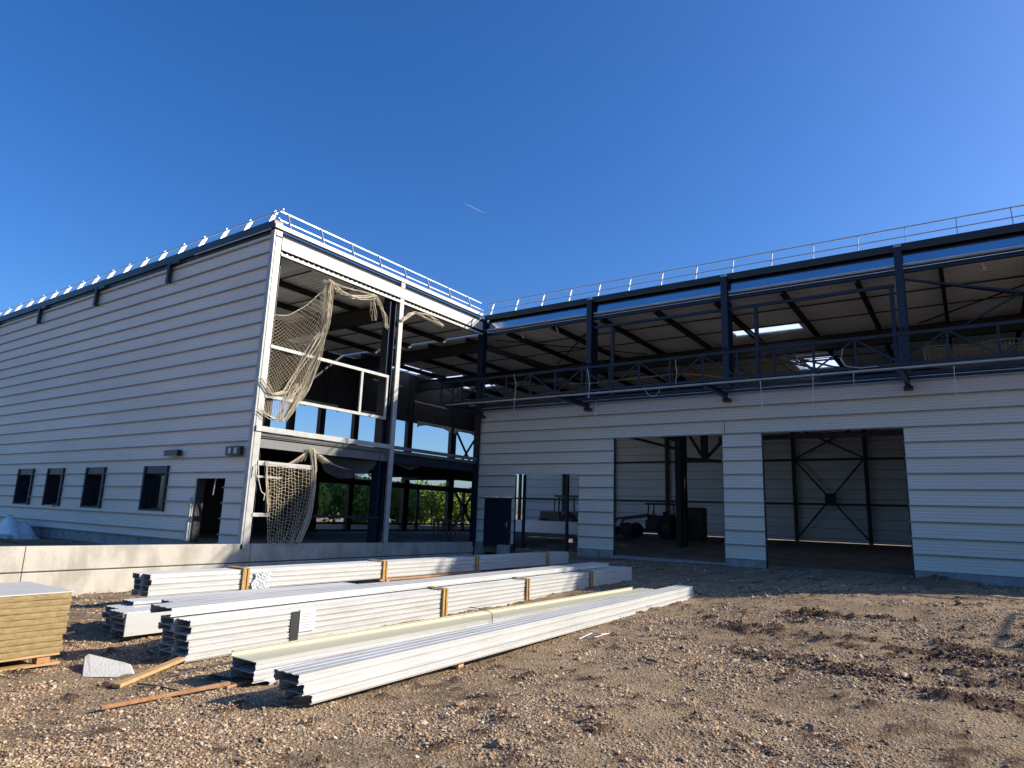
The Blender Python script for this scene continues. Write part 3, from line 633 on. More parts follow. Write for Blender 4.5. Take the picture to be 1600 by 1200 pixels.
# A: rear bundle on timber bearers
ax0,axm,ax1=-11.93,-11.69,-11.44; ay0,ay1=6.1,20.2; az=.03
A=empty('tray_bundle',((ax0+ax1)/2,ay0,-.1),'rear bundle of white steel trays, nearest the retaining wall, with four orange edge guards','steel trays')
pile(A,ax0,axm-.006,az,4,.092,ay0-.05,ay1,0,.04); pile(A,axm+.006,ax1,az,4,.092,ay0,ay1,0,.04)
for px in (385,601,745,855):
    y=onX(px,880,ax1)[1]; guard(A,ax0,ax1,az-.01,az+.368,y,0,ay0,ay1,.14)
for px in (385,601,745,855):
    y=onX(px,900,ax1)[1]; MB().box(ax0-.1,ax1+.12,y-.05,y+.05,-.12,az-.008).build('timber_bearer','wood',A)
y_a,y_b=onX(590,905,ax1)[1],onX(748,893,ax1)[1]
MB().box(ax1+.03,ax1+.09,y_a,y_b,-.085,-.045).box(ax1+.03,ax1+.09,y_a,y_b,-.02,.02).box(ax1+.035,ax1+.085,y_a+.1,y_a+.18,-.044,-.021).box(ax1+.035,ax1+.085,y_b-.2,y_b-.12,-.044,-.021).build('pallet_lath','woodo',A)
y=onX(398,905,ax1)[1]
fm=MB()
yy=np.linspace(y-.05,y+.32,9); zz=np.linspace(az+.30,az-.06,9)
G=[(ax1+.03+.02*math.sin(i*2.1+j*1.3)+.012*j/8,yy[i]+.04*math.sin(j*.9),zz[j]) for j in range(9) for i in range(9)]
fm.add(G,[(j*9+i,j*9+i+1,(j+1)*9+i+1,(j+1)*9+i) for j in range(8) for i in range(8)]).build('torn_film','film',A)
# B: tall bundle
bx0,bxm,bx1=-7.84,-7.55,-7.27; by0,by1=4.38,17.0; bz=-.13; bdx=-.42
Bn=empty('tray_bundle',((bx0+bx1)/2,by0,-.2),'tallest white steel tray bundle, six layers high, with paper label and edge guards','steel trays')
pile(Bn,bx0,bxm-.006,bz,6,.074,by0-.03,by1-.1,bdx,.04); pile(Bn,bxm+.006,bx1,bz,6,.074,by0,by1,bdx,.03)
for px,py in ((690,935),(826,915),(931,900)):
    y=onX(px,py,bx1-.2)[1]; guard(Bn,bx0,bx1,bz,bz+.444,y,bdx,by0,by1,.12)
y=onX(470,960,bx1-.06)[1]; s=bdx*(y-by0)/(by1-by0)
MB().box(bx1+s+.004,bx1+s+.012,y-.16,y-.03,bz+.02,bz+.40).build('edge_guard','dark',Bn)
MB().box(bx1+s+.013,bx1+s+.018,y-.03,y+.22,bz+.14,bz+.42).build('shipping_label','label',Bn)
st=MB()
for q in range(6): st.box(bx1+s+.0185,bx1+s+.0195,y+.0,y+.12+.02*(q%3),bz+.18+.035*q,bz+.186+.035*q)
st.build('label_print','netd',Bn)
for px,py in ((350,1012),(650,945),(900,915)):
    y=onX(px,py,bx1-.2)[1]; MB().box(bx0-.1,bx1+.02+bdx*(y-by0)/(by1-by0),y-.05,y+.05,bz-.13,bz-.006).build('timber_bearer','wood',Bn)
# C: lower group between A and B
C1=empty('tray_bundle',(-9.5,4.6,-.2),'low dark ended pair of tray piles between the two tall bundles','steel trays')
pile(C1,-10.05,-9.68,-.15,4,.078,4.75,17.4,.35,.05); pile(C1,-9.58,-9.2,-.14,4,.078,4.62,17.2,.35,.04)
MB().box(-9.192,-9.17,4.62,5.3,-.13,.16).build('edge_cover','tray',C1)
o=tray(-9.62,-9.18,.172,.235,5.3,16.9,.45,None); tag(o,'broad white tray lying on top of the low pair of piles beside the tall bundle','steel tray',grp)
o=tray(-8.02,-7.56,.325,.42,4.30,16.2,-.42,None); tag(o,'single white tray laid on top of the tallest bundle, its end sticking up','steel tray',grp)
o=tray(-10.1,-9.78,.165,.215,5.0,9,.1,None); tag(o,'narrow white tray in the shade of the rear bundle, highest on the low piles','steel tray',grp)
# s2 : short bundle with the cream tray
s2=empty('tray_bundle',(-5.75,4.2,-.1),'low white tray bundle topped by a cream coloured tray and tied with a thin strap','steel trays')
sx0,sx1=-5.98,-5.60
tray(sx0+.0,sx1+.035,-.09,-.02,4.2,13.9,.05,s2); tray(sx0,sx1,-.02,.075,4.05,13.6,.08,s2); tray(sx0+.005,sx1+.0,.075,.17,4.06,13.5,.08,s2)
MB().ext([(0,0),(-.36,0),(-.36,.055),(-.335,.055),(-.335,.049),(-.354,.049),(-.354,.006),(-.006,.006),(-.006,.009),(0,.009)],(sx1+.0,4.03,.172),(sx1+.1,12.95,.172)).build('cream_tray','trayy',s2)
y=onX(765,960,sx1)[1]
MB().tube([(sx1+.06,y,-.02),(sx1+.055,y-.02,.26),(sx1-.1,y-.05,.30),(sx0+.1,y-.1,.31)],.006,5).build('strap','strap',s2)
# s1 : two loose trays in front
o=tray(-4.98,-4.62,-.0,.07,3.92,14.2,-.32,None); tag(o,'lowest of the white trays at the front of the heap, lying on the gravel','steel tray',grp)
o=tray(-4.99,-4.66,.07,.158,3.86,14.1,-.32,None); tag(o,'middle white tray of the front pile','steel tray',grp)
o=tray(-4.99,-4.66,.16,.245,3.80,14.05,-.32,None); tag(o,'uppermost white tray of the front pile with pale blue ribbed top','steel tray',grp)
for y in (6.0,9.5,12.9):
    o=MB().box(-5.3,-4.75,y,y+.09,-.06,-.025).build('timber_bearer','wood'); tag(o,{6.0:'timber bearer under the near part of the front trays',9.5:'timber bearer under the middle of the front trays',12.9:'timber bearer under the far part of the front trays'}[y],'timber')

# ------------------------------------------------------------------ pallet of insulation boards
pc=onZ(94,1037,-.15); px0,py1=pc[0],pc[1]
Pl=empty('board_pallet',(px0-.6,py1-1,-.15),'stack of yellow insulation boards with a pale top sheet on a timber pallet','pallet')
z=-.03; k=0
while z<.57:
    h=.062; e=random.uniform(-.012,.012); f_=random.uniform(-.02,.02)
    nx_=24; mb=MB()
    # ragged long edge
    ysg=np.linspace(py1-2.6,py1+f_,nx_); xe=px0+e+np.array([random.uniform(-.006,.006) for _ in ysg]); zz=np.array([random.uniform(-.003,.003) for _ in ysg])
    v=[];fs=[]
    for i in range(nx_): v+=[(px0-1.2,ysg[i],z+.002),(xe[i],ysg[i],z+.002+zz[i]*.5),(xe[i]+.004,ysg[i],z+h*.5),(xe[i],ysg[i],z+h-.003+zz[i]*.5),(px0-1.2,ysg[i],z+h-.003)]
    for i in range(nx_-1):
        for j in range(5): fs.append((i*5+j,(i+1)*5+j,(i+1)*5+(j+1)%5,i*5+(j+1)%5))
    fs+=[(0,1,2,3,4),tuple(range((nx_-1)*5,nx_*5))[::-1]]
    mb.add(v,fs).build('insulation_board','board',Pl); z+=h; k+=1
MB().box(px0-1.2,px0+.012,py1-2.6,py1+.02,z+.0,z+.012).build('top_sheet','boardt',Pl)
for y in (py1-.12,py1-1.2,py1-2.3): MB().box(px0-.14,px0-.02,y-.1,y+.02,-.125,-.055).build('pallet_block','woodo',Pl)
MB().box(px0-.14,px0-.01,py1-2.6,py1,-.15,-.127).box(px0-.7,px0-.56,py1-2.6,py1,-.15,-.127).build('pallet_runner','wood',Pl)
MB().box(px0-1.2,px0-.0,py1-2.6,py1-.02,-.053,-.032).build('pallet_top','wood',Pl)

# ------------------------------------------------------------------ small things on the ground
def gz(x,y): return float(gh(np.array([x]),np.array([y]))[0])
q=[onZ(142,1058,-.15),onZ(213,1058,-.15),onZ(204,1037,-.09),onZ(139,1021,-.05),onZ(127,1057,-.15),onZ(131,1026,-.07)]
b2,b3=q[2]+np.array([-.03,.06,-.1]),q[3]+np.array([-.04,.05,-.13])
# the broken offcut lies tilted against the gravel
o=MB().add([tuple(v) for v in [q[0],q[1],q[2],q[3],b2,b3,q[4],q[5]]],[(0,1,2,3),(1,4,2),(2,4,5,7),(2,7,3),(0,3,7,6),(6,7,5),(0,6,5,4),(0,4,1)]).build('concrete_block','block')
bv=o.modifiers.new('b','BEVEL'); bv.width=.012; bv.segments=2
tag(o,'broken pale lightweight block lying on the gravel beside the planks','block')
def plank(p,q,w_,h,m,label,name='plank',cat='plank',lift=(0,0)):
    a=onZ(*p,-.08); b=onZ(*q,-.1); a[2]=gz(a[0],a[1])+h/2+lift[0]; b[2]=gz(b[0],b[1])+h/2+lift[1]
    o=MB().bar(a,b,w_,h).build(name,m); bv=o.modifiers.new('b','BEVEL'); bv.width=.003; return tag(o,label,cat)
plank((182,1068),(284,1036),.085,.035,'wood','short thick pale timber offcut lying beside the broken block',lift=(.01,.06))
plank((157,1110),(357,1086),.04,.03,'woodo','long thin orange batten lying on the gravel',lift=(.022,.03))
plank((352,1084),(412,1066),.03,.022,'woodo','thin timber lath poking out from under the front trays')
def wire(pts,r,m,label,name,cat,z=-.08,dz=.012):
    Q=[]
    for p in pts:
        a=onZ(*p,z); a[2]=gz(a[0],a[1])+dz+r; Q.append(a)
    Q=np.array(Q); t=np.linspace(0,1,len(Q)); tt=np.linspace(0,1,len(Q)*6); Q=np.stack([np.interp(tt,t,Q[:,i]) for i in range(3)],1)
    return tag(MB().tube(Q,r,6,True).build(name,m),label,cat)
wire([(265,1053),(310,1046),(368,1029)],.012,'strap','dark metal bar on the gravel behind the timber offcut','metal_bar','bar')
wire([(215,1066),(250,1076),(283,1086)],.008,'strap','short dark cable on the gravel below the timber offcut','cable','cable')
wire([(345,1073),(372,1077),(392,1070)],.010,'label','thin white curved strip on the gravel near the front trays','plastic_strip','strip')
wire([(905,1006),(925,1001),(940,1003),(952,998)],.008,'label','crumpled white strip of plastic on the open gravel','plastic_strip','strip')
wire([(1003,1039),(1012,1045),(1027,1050)],.012,'strap','small dark curved scrap on the open gravel','metal_scrap','scrap')
wire([(912,1003),(930,1006),(948,1000)],.006,'label','second thin white plastic strip beside the crumpled one','plastic_strip','strip')
o=MB().box(-41,-35.5,12.2,12.4,-.27,-.1).build('steel_beam','white'); tag(o,'long pale beam lying in front of the wing at the far left','beam')
fm=MB(); n=14
G=[]
for j in range(n):
    for i in range(n):
        u,v_=i/(n-1),j/(n-1); r_=math.sin(math.pi*u)*math.sin(math.pi*v_)
        G.append((-39.6+u*4.2,YL-1.5+v_*1.1,-.34+.85*r_**.6*(1+.35*math.sin(7*u+3*v_)*math.cos(9*v_))))
o=fm.add(G,[(j*n+i,j*n+i+1,(j+1)*n+i+1,(j+1)*n+i) for j in range(n-1) for i in range(n-1)]).build('plastic_sheet','film',smooth=True); tag(o,'heap of crumpled translucent plastic sheet against the wing wall at far left','plastic sheet')

# unseen stand-in scaffold just right of the view, added to cast a rail shadow
z=gz(6,14.5); tx0,tx1,ty0,ty1=5.1,6.5,13.75,16.05
Bb=empty('scaffold_shadow_caster',(5.6,14.8,z),'unseen stand-in scaffold frame right of the gates, added to cast a rail shadow','scaffold')
lg=MB()
for x_ in (tx0,tx1):
    for y_ in (ty0,ty1): MB().tube([(x_,y_,z+.15),(x_,y_,z+3.05)],.03,8,True).build('leg','rail',Bb); MB().disc((x_,y_,z+.1),(1,0,0),.1,.05,16).build('castor','tyre',Bb)
for h_ in (3.03,2.55): MB().tube([(tx0,ty0,z+h_),(tx0,ty1,z+h_),(tx1,ty1,z+h_),(tx1,ty0,z+h_),(tx0,ty0,z+h_)],.024,8).build('guard_rail','rail',Bb)
MB().box(tx0+.04,tx1-.04,ty0+.04,ty1-.04,z+2.0,z+2.05).build('platform','wood',Bb)
for h_ in (.5,1.2): MB().tube([(tx0,ty0,z+h_),(tx1,ty0,z+h_)],.025,6).tube([(tx0,ty1,z+h_),(tx1,ty1,z+h_)],.025,6).tube([(tx0,ty0,z+h_),(tx0,ty1,z+h_+.8)],.02,6).build('ledger','rail',Bb)

# ------------------------------------------------------------------ nets and ropes
def interp_path(P3,n):
    P3=np.array(P3); d=np.r_[0,np.cumsum(np.linalg.norm(np.diff(P3,axis=0),axis=1))]; t=np.linspace(0,d[-1],n)
    return np.stack([np.interp(t,d,P3[:,i]) for i in range(3)],1)
def coons(top,bot,left,right,n=41):
    T,Bt,L,R=[interp_path(c,n) for c in (top,bot,left,right)]
    def S(u,v):
        i=u*(n-1); j=v*(n-1)
        g_=lambda C,t:np.array([np.interp(t,np.arange(n),C[:,k]) for k in range(3)]).T
        u=u[:,None]; v=v[:,None]
        return (1-v)*g_(T,i)+v*g_(Bt,i)+(1-u)*g_(L,j)+u*g_(R,j)-((1-u)*(1-v)*T[0]+u*(1-v)*T[-1]+(1-u)*v*Bt[0]+u*v*Bt[-1])
    return S
def netmesh(S,nu,nv,r,diag=True,wave=.05,seed=1):
    mb=MB(); rg=np.random.default_rng(seed)
    def disp(u,v): 
        p=S(u,v); p[:,0]+=wave*np.sin(9*u+3*v)+wave*.6*np.sin(17*u-5*v+1); p+=rg.normal(0,.006,p.shape); return p
    if diag:
        for sgn in (1,-1):
            for k in range(-nv,nu+nv+1):
                t=np.linspace(0,1,40); u=(k+sgn*t*nv*1.0)/nu; ok=(u>=0)&(u<=1)
                if ok.sum()<3: continue
                mb.tube(disp(u[ok],t[ok]),r,3)
    else:
        for k in range(nu+1): t=np.linspace(0,1,30); mb.tube(disp(np.full(30,k/nu),t),r,3)
        for k in range(nv+1): t=np.linspace(0,1,60); mb.tube(disp(t,k/nv+.012*np.sin(t*25+k)),r,3)
    return mb
def rope(mb,P3,r,n=20,k=1,j=.0,seed=0):
    rg=np.random.default_rng(seed); C=interp_path(P3,n)
    for q in range(k):
        e=rg.normal(0,j,3)*np.array([1,1,.5]); ph=rg.uniform(0,6); t=np.linspace(0,1,n)
        off=np.stack([np.sin(t*9+ph)*j*.6,np.cos(t*7+ph)*j*.6,0*t],1)
        mb.tube(C+e+off,r,4)
    return mb
XN=XC+.10
pxs=lambda L,X=XN:[onX(x_,y_,X) for x_,y_ in L]
N1=empty('debris_net',(XC,16.4,5.4),'large beige safety net hanging bunched from the roof edge behind the upper rail','net')
Sf=coons(pxs([(424,492),(450,493),(478,478),(500,458),(514,440)],XC-.1),pxs([(407,640),(418,650),(428,655),(440,656)]),pxs([(424,492),(415,560),(407,640)],XC-.1),pxs([(514,440),(510,500),(493,560),(474,606),(440,656)]))
netmesh(Sf,15,26,.0065,True,.05).build('net_mesh','net',N1)
b=MB(); rope(b,pxs([(515,438),(512,500),(497,555),(478,605),(443,655)]),.0075,26,26,.085,1); rope(b,pxs([(424,492),(450,493),(478,478),(500,458),(514,440)],XC-.1),.014,20); rope(b,pxs([(407,590),(425,618),(445,612),(470,570),(500,520)]),.012,26,6,.06,2)
rope(b,pxs([(407,640),(418,650),(428,655),(440,656)]),.013,20,5,.05,3); rope(b,pxs([(440,656),(447,625),(468,600)]),.010,26,12,.09,7); b.build('gathered_edge','net',N1)
N2=empty('debris_net',(XC,18.5,10.5),'gathered beige net swag tied up under the roof edge between the posts','net')
b=MB(); rope(b,pxs([(517,441),(530,455),(548,464),(568,465),(584,462)]),.011,26,26,.085,4); rope(b,pxs([(517,441),(530,446),(552,452),(584,461)]),.010,20,8,.05,5)
rope(b,pxs([(586,462),(594,478),(601,495),(603,512)]),.012,16,12,.05,6); rope(b,pxs([(584,463),(583,482),(586,500)]),.008,12,6,.05,8); b.build('net_swag','net',N2)
N3=empty('debris_net',(XC,23.5,10.3),'gathered beige net swag hanging under the roof edge beyond the white post','net')
b=MB(); rope(b,pxs([(627,502),(640,491),(648,488),(665,497),(690,509)]),.013,26,18,.06,9); rope(b,pxs([(648,488),(670,492),(692,508)]),.012,16,9,.05,10); b.build('net_swag','net',N3)
N4=empty('debris_net',(XC,15.5,.4),'beige square mesh net hanging from the lower rail down to the retaining wall','net')
Sf=coons(pxs([(415,722),(440,726),(470,729),(492,728)]),pxs([(417,850),(435,850),(450,850),(466,849)]),pxs([(415,722),(417,790),(417,850)]),pxs([(492,728),(490,770),(482,812),(466,849)]))
netmesh(Sf,15,24,.0075,False,.05).build('net_mesh','net',N4)
b=MB(); rope(b,pxs([(487,700),(490,715),(492,735),(488,780),(480,815),(467,848)]),.012,26,16,.05,11); rope(b,pxs([(416,720),(417,760),(418,800)]),.012,20,6,.03,12)
for k in range(9): rope(b,pxs([(488,701),(495+5*k*.8,712+k*2.2),(500+6*k,722+k*1.5)],XC-.05),.008,8)
for k in range(8): rope(b,pxs([(486,701),(480-3.5*k,712+k*1.4),(476-6*k,720+k*1.6)],XC-.05),.007,8)
b.build('gathered_edge','net',N4)
b=MB(); rope(b,pxs([(404,723),(404,750),(408,768),(416,775),(421,765)]),.014,20); rope(b,pxs([(399,727),(397,745)]),.013,6,2,.02); rope(b,pxs([(414,770),(412,782)]),.013,6)
o=b.build('rope','rope'); tag(o,'pale rope looped over the lower rail at the left end','rope')
N5=empty('debris_net',(XC-1,18,3.4),'thin dark safety net sagging under the upper floor edge','net')
Sf=coons(pxs([(495,708),(530,714),(560,718),(596,722)],XC-.3),pxs([(505,735),(530,748),(560,746),(596,726)],XC-.3),pxs([(495,708),(505,735)],XC-.3),pxs([(596,722),(596,726)],XC-.3))
netmesh(Sf,50,18,.006,True,.05,3).build('net_mesh','netd',N5)
N6=empty('debris_net',(XC-1,24,3.4),'thin grey safety net sagging under the floor edge beyond the white post','net')
Sf=coons(pxs([(612,716),(640,720),(665,722)],XC-.3),pxs([(612,722),(640,735),(665,725)],XC-.3),pxs([(612,716),(612,722)],XC-.3),pxs([(665,722),(665,725)],XC-.3))
netmesh(Sf,40,12,.006,True,.05,4).build('net_mesh','netd',N6)
# nets under the roof gaps inside
def sagnet(x0,x1,y0,y1,z,sag,label,m='net',nu=60,nv=40,r=.011):
    o=empty('roof_net',((x0+x1)/2,(y0+y1)/2,z-sag),label,'net'); mb=MB()
    f=lambda u,v:np.stack([x0+(x1-x0)*u,y0+(y1-y0)*v,z-sag*(4*u*(1-u))**.8*(4*v*(1-v))**.5+.04*np.sin(20*u+9*v)],1)
    for k in range(nu+1): t=np.linspace(0,1,16); mb.tube(f(np.full(16,k/nu),t),r,3)
    for k in range(nv+1): t=np.linspace(0,1,24); mb.tube(f(t,np.full(24,k/nv)),r,3)
    mb.build('net_mesh',m,o); return o
sagnet(-14,-7.2,35,44,10.3,.9,'pale safety net slung beneath the roof gaps in the hall',nu=70,nv=80)
sagnet(-1.2,5.5,30,34,8.6,.5,'pale safety net bundled low behind the canopy at the right',nu=50,nv=36,r=.016)
sagnet(-30,-22,36,44,9.4,1.2,'pale safety net slung under the roof of the rear wing',nu=60,nv=60,r=.02)
# sagging net edges in the far openings
for pa,pb,dn in (((475,628),(528,640),9),((430,622),(470,630),8),((652,664),(705,668),10),((710,668),(744,672),8),((560,640),(590,650),6)):
    a_,b_=onX(*pa,XF+.3),onX(*pb,XF+.3); a_[2]=b_[2]=7.75
    o=empty('window_net',tuple((a_+b_)/2),'net draped over the far upper opening %s'%({475:'third from the grey cladding',430:'behind the big beige net',652:'with the inner guard rail',710:'with the cross brace',560:'just left of the white post'}[pa[0]]),'net','nets in the far openings'); mb=MB()
    for k in range(22):
        v=k/21; t=np.linspace(0,1,24); pts=a_+(b_-a_)*t[:,None]; pts[:,2]-=(v*.42)*((1-np.abs(2*t-1))**.6*-.9+1.0); mb.tube(pts,.014,3)
    for k in range(30):
        t=k/29; p=a_+(b_-a_)*t; e=p.copy(); e[2]-=.42*((1-abs(2*t-1))**.6*-.9+1.0); mb.tube([p,e],.012,3)
    mb.build('net_mesh','rope',o)
# hanging ropes and clips along the canopy and under the eave
hang=[((803,585),(806,598),(803,642),'short frayed rope hanging from the left end of the canopy'),((917,575),(921,600),(919,622),'rope with a knot hanging on the canopy beside the second column'),((1055,562),(1057,580),(1056,600),'rope hanging on the canopy left of the third column'),
 ((1188,596),(1190,625),(1192,655),'long thin line hanging over the cladding between the two gates'),((1270,583),(1271,620),(1274,670),'longest pale cord hanging from the canopy down to the second gate'),((1333,580),(1334,590),(1334,600),'stub of cord hanging right of the long pale cord'),((1490,572),(1492,600),(1495,632),'pale cord hanging at the right end of the canopy'),((931,628),(932,645),(932,662),'faint pale line hanging just right of the second column')]
for a_,b_,c_,lab in hang:
    mb=MB(); rope(mb,[onY(*a_,CY-.08),onY(*b_,CY-.1),onY(*c_,CY-.08)],.009,14,2,.008,int(a_[0])); tag(mb.build('cord','rope'),lab,'cord','cords hanging from the canopy')
mb=MB(); rope(mb,[onY(x_,y_,CY-.1) for x_,y_ in ((1317,545),(1314,560),(1320,572),(1345,575),(1372,572))],.011,20); tag(mb.build('cable','rope'),'white cable curling down onto the canopy right of the third column','cable')
mb=MB(); rope(mb,[onY(x_,y_,CY+.2) for x_,y_ in ((1005,604),(1012,616),(1022,620),(1030,612),(1030,604))],.010,20); tag(mb.build('cable','rope'),'pale loop of cable hanging below the canopy','cable')
mb=MB(); rope(mb,[onY(x_,y_,CY+.3) for x_,y_ in ((890,600),(940,598),(1000,590),(1060,584),(1100,586),(1130,590))],.018,24); tag(mb.build('cable','woodo'),'brown cable lying along the canopy frame','cable')
for i,(x_,y_) in enumerate(((814,518),(868,508),(1034,474),(1268,442),(1390,425),(1535,410))):
    mb=MB(); rope(mb,[onY(x_,y_-6,YR+.3),onY(x_+1,y_+4,YR+.3),onY(x_+4,y_+12,YR+.35)],.014,8,2,.02,i); tag(mb.build('clip_cord','rope'),'short white cord end clipped under the eave %s'%['near the inner corner','just left of the second column','midway between second and third column','midway between third and fourth column','just left of the fourth column','at the right edge of the picture'][i],'cord','cord ends under the eave')

MT['lowwall']=mat('white_low_wall',(.85,.85,.84),.6)
# ------------------------------------------------------------------ machines inside
def wheel(parent,c,r,w_,ax=(0,1,0)):
    t=MB().disc(c,ax,r,w_,28).build('wheel','tyre',parent); MB().disc(np.array(c)-np.array(ax)*(w_*.5+.012),ax,r*.5,.05,18).build('rim','machine',t)
mx,my=-22.0,53.0
T=empty('loader_tractor',(mx,my,0),'dark red loader tractor parked inside behind the left gate','tractor')
for dx_,r_ in ((-2.0,.62),(1.5,.9)):
    for dy in (-.9,.9): wheel(T,(mx+dx_,my+dy,r_),r_,.42)
MB().ext([(-2.7,.8),(-2.7,1.35),(-2.2,1.75),(-.6,1.85),(-.5,.8)],(mx,my+.42,0),(mx,my-.42,0)).build('bonnet','red',T)
# profile axes: side vector may mirror, so build the cab symmetrically as boxes
MB().box(mx-.5,mx+2.2,my-.6,my+.6,.7,1.5).box(mx-2.5,mx+2.0,my-.35,my+.35,.5,.8).build('chassis','machine',T)
cb_=MB()
for x_ in (-.3,1.6):
    for y_ in (-.6,.6): cb_.bar((mx+x_,my+y_,1.5),(mx+x_*.9+.05,my+y_*.95,2.75),.09,.09,up=(0,1,0))
cb_.box(mx-.5,mx+1.8,my-.7,my+.7,2.75,2.87).box(mx-.25,mx+1.5,my-.56,my-.54,1.5,1.9)
cb_.build('cab','machine',T)
MB().box(mx+.4,mx+1.0,my-.3,my+.3,1.5,1.65).box(mx+.9,mx+1.05,my-.3,my+.3,1.6,2.2).build('seat','tyre',T)
MB().bar((mx-.2,my-.75,1.9),(mx-3.1,my-.75,1.5),.16,.2).bar((mx-3.1,my-.75,1.5),(mx-3.7,my-.75,.4),.14,.18).bar((mx-.2,my+.75,1.9),(mx-3.1,my+.75,1.5),.16,.2).bar((mx-3.1,my+.75,1.5),(mx-3.7,my+.75,.4),.14,.18).build('loader_arm','red',T)
MB().add([(mx-3.6,my-1.1,.15),(mx-4.4,my-1.1,.12),(mx-3.6,my-1.1,.85),(mx-3.6,my+1.1,.15),(mx-4.4,my+1.1,.12),(mx-3.6,my+1.1,.85)],[(0,1,2),(3,5,4),(0,3,4,1),(0,2,5,3)]).build('bucket','machine',T)
MB().box(mx+2.6,mx+4.2,my-.6,my+.8,.0,2.6).box(mx+2.5,mx+2.62,my-.3,my+.3,.3,2.2).build('rear_box','machine',T)
MB().disc((mx+2.05,my-1.2,1.05),(1,0.2,0),.95,.25,24).build('spare_tyre','tyre',T)
mx,my=-33.8,58.5
T=empty('farm_tractor',(mx,my,0),'dark tractor with cab parked behind the low white wall, seen through the wide low opening','tractor')
for dx_,r_ in ((-1.9,.65),(1.1,.95)):
    for dy in (-.9,.9): wheel(T,(mx+dx_,my+dy,r_),r_,.45)
MB().box(mx-2.6,mx-.3,my-.4,my+.4,.9,1.9).box(mx-2.55,mx-.4,my-.36,my+.36,1.9,2.0).build('bonnet','machine',T)
MB().box(mx-2.2,mx+2.2,my-.5,my+.5,.5,.9).box(mx+.2,mx+2.2,my-1.0,my+1.0,1.3,2.0).build('chassis','machine',T)
cb_=MB()
for x_ in (-.3,1.5):
    for y_ in (-.6,.6): cb_.bar((mx+x_,my+y_,1.6),(mx+x_*.9+.05,my+y_*.95,3.4),.12,.12,up=(0,1,0))
cb_.box(mx-.7,mx+2.0,my-.8,my+.8,3.4,3.58); cb_.build('cab','machine',T)
MB().bar((mx-1.0,my-.2,2.0),(mx-1.0,my-.2,3.2),.09,.09,up=(0,1,0)).build('exhaust','machine',T)
wl=onY(803,830,48)[0]; wr=onY(904,830,48)[0]
o=MB().box(wl-3,wr+1.5,48,48.3,.02,1.06).box(wl-3,wr+1.5,47.97,48.33,1.063,1.12).build('low_wall','lowwall'); tag(o,'low white wall standing on the hall floor in front of the dark tractor','wall')
cr=onZ(721,846,.2)
K=empty('timber_crate',(-21.4,25.9,.2),'pale slatted timber crate standing on the wing floor beside the corner column','crate')
for k in range(6): MB().box(-22.3+.28*k,-22.2+.28*k,25.6,25.64,.22,1.25).build('slat','bark',K)
MB().box(-22.35,-20.8,25.645,25.7,1.1,1.2).box(-22.35,-20.8,25.645,25.7,.35,.45).box(-22.35,-20.8,26.2,26.25,1.1,1.2).box(-22.35,-22.28,25.7,26.2,1.1,1.2).box(-20.87,-20.8,25.7,26.2,1.1,1.2).build('frame','bark',K)

# ------------------------------------------------------------------ greenery and things beyond
def bushmesh(name,seed,w_,d_,h_,n):
    r=np.random.default_rng(seed); mb_v=[];
    cl=[(r.uniform(-w_*.4,w_*.4),r.uniform(-d_*.4,d_*.4),r.uniform(.25,.8)*h_,r.uniform(.45,.8)*min(w_,h_)*.42) for _ in range(16)]
    ci=r.integers(0,len(cl),n); C=np.array(cl)[ci]
    dirs=r.normal(0,1,(n,3)); dirs/=np.linalg.norm(dirs,axis=1,keepdims=True); rad=C[:,3]*r.random(n)**.35
    c=C[:,:3]+dirs*rad[:,None]; c[:,2]=np.clip(c[:,2],.05,None)
    a=r.normal(0,1,(n,3)); a/=np.linalg.norm(a,axis=1,keepdims=True); b=np.cross(a,r.normal(0,1,(n,3))); b/=np.linalg.norm(b,axis=1,keepdims=True)
    L=r.uniform(.12,.26,n)[:,None]; Wd=L*.5
    V=np.stack([c-a*L,c+b*Wd,c+a*L,c-b*Wd],1).reshape(-1,3); F_=np.arange(n*4).reshape(n,4)
    return V,F_
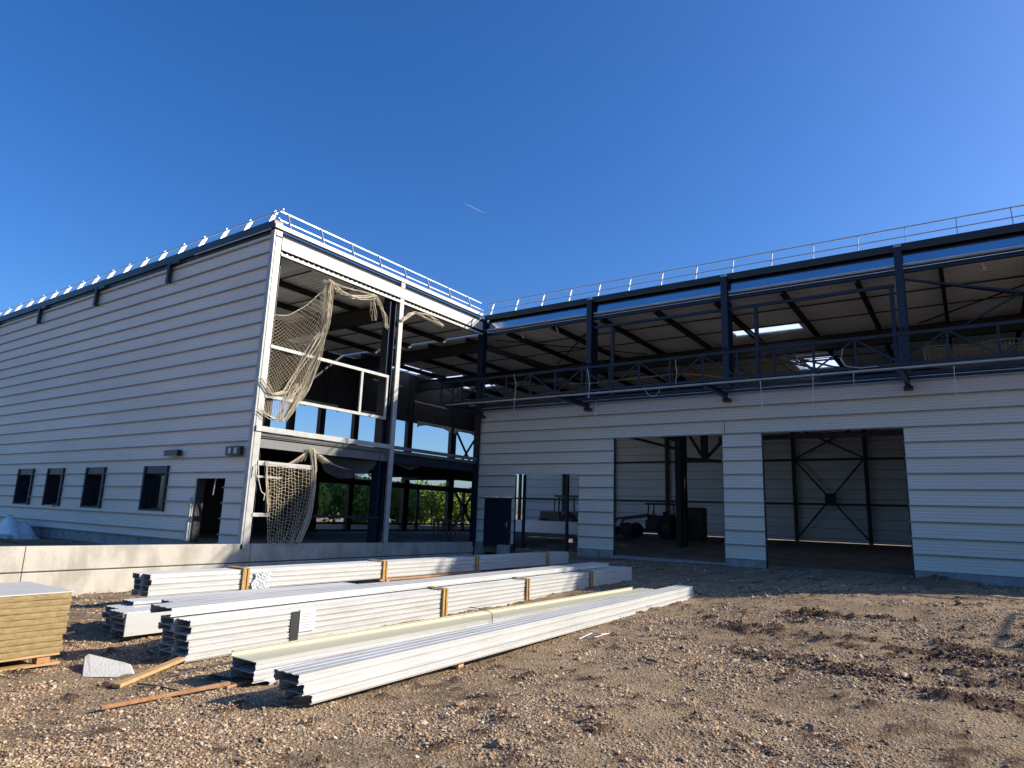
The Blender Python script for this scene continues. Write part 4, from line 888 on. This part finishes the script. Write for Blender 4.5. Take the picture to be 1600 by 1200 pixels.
for i,(x,y,s,h_) in enumerate([(-39,30,1.5,4.2),(-40,34.5,1.45,4.1),(-41,39,1.5,4.4),(-41,43.5,1.45,4.1),(-42,48,1.5,4.3),(-43,53,1.5,4.1),(-44,58,1.5,4.3),(-42,24.5,1.3,3.8),(-62,66,1.8,5.5),(-66,74,2.0,5.2)]):
    pos=['leftmost, behind the hanging net','second from the left, dark green','left of the white post','just right of the white post','in the widest far opening','right of the widest far opening','behind the braced end bay','at far left behind the closed wall','beyond the hall, seen in the narrow slit','far off beyond the hall, right of the slit'][i]
    if i<8: x,y,s,h_=x*1.36,y*1.36,s*1.36,h_*1.22
    r=empty('shrub',(x,y,-.2),'bushy green shrub beyond the wing, %s'%pos,'shrub','shrubs beyond the wing')
    V,F_=bushmesh('crown',40+i,3.6*s*1.2,2.6*s,h_/1.0,9000)
    o=npmesh('crown',V,F_,'leaf',4,False); o.parent=r
    MB().tube([(x,y,-.2),(x+.1,y,h_*.35),(x+.3,y+.1,h_*.7)],np.array([.12,.08,.04]),7).tube([(x,y,h_*.2),(x-.5,y+.2,h_*.6)],np.array([.07,.03]),6).build('trunk','bark',r)
# pale house roofs far away
for i,(x,y,w_,h_) in enumerate(((-205,238,16,6),(-330,330,26,13))):
    hb=empty('distant_house',(x,y,0),['pale distant house beyond the shrubs, lower one','pale distant house beyond the shrubs, taller one'][i],'house')
    MB().box(x-w_/2,x+w_/2,y-6,y+6,-.5,h_).build('wall','fascia',hb)
    MB().add([(x-w_/2-.5,y-6.5,h_+.01),(x+w_/2+.5,y-6.5,h_+.01),(x+w_/2+.5,y+6.5,h_+.01),(x-w_/2-.5,y+6.5,h_+.01),(x-w_/2-.5,y,h_+2.5),(x+w_/2+.5,y,h_+2.5)],[(0,1,5,4),(2,3,4,5),(0,4,3),(1,2,5),(3,2,1,0)]).build('roof','plinth',hb)
    wm=MB()
    for k in range(5): wm.box(x-w_/2+3+k*4.5,x-w_/2+4.5+k*4.5,y-6.05,y-6.005,h_*.5,h_*.5+2)
    wm.build('window','glass',hb)
# short contrail high in the sky
dA=_n(ray(726,318)); dB=_n(ray(757,333)); 
pa=CAM+dA*4000; pb=CAM+dB*4000
ts=np.linspace(0,1,14); pts=pa+(pb-pa)*ts[:,None]; rr=1.7*np.sin(np.pi*np.clip(ts,.03,.97))**.6+.3
tag(MB().tube(pts,rr,6,True).build('contrail','cloud'),'short thin white contrail high in the blue sky','contrail')
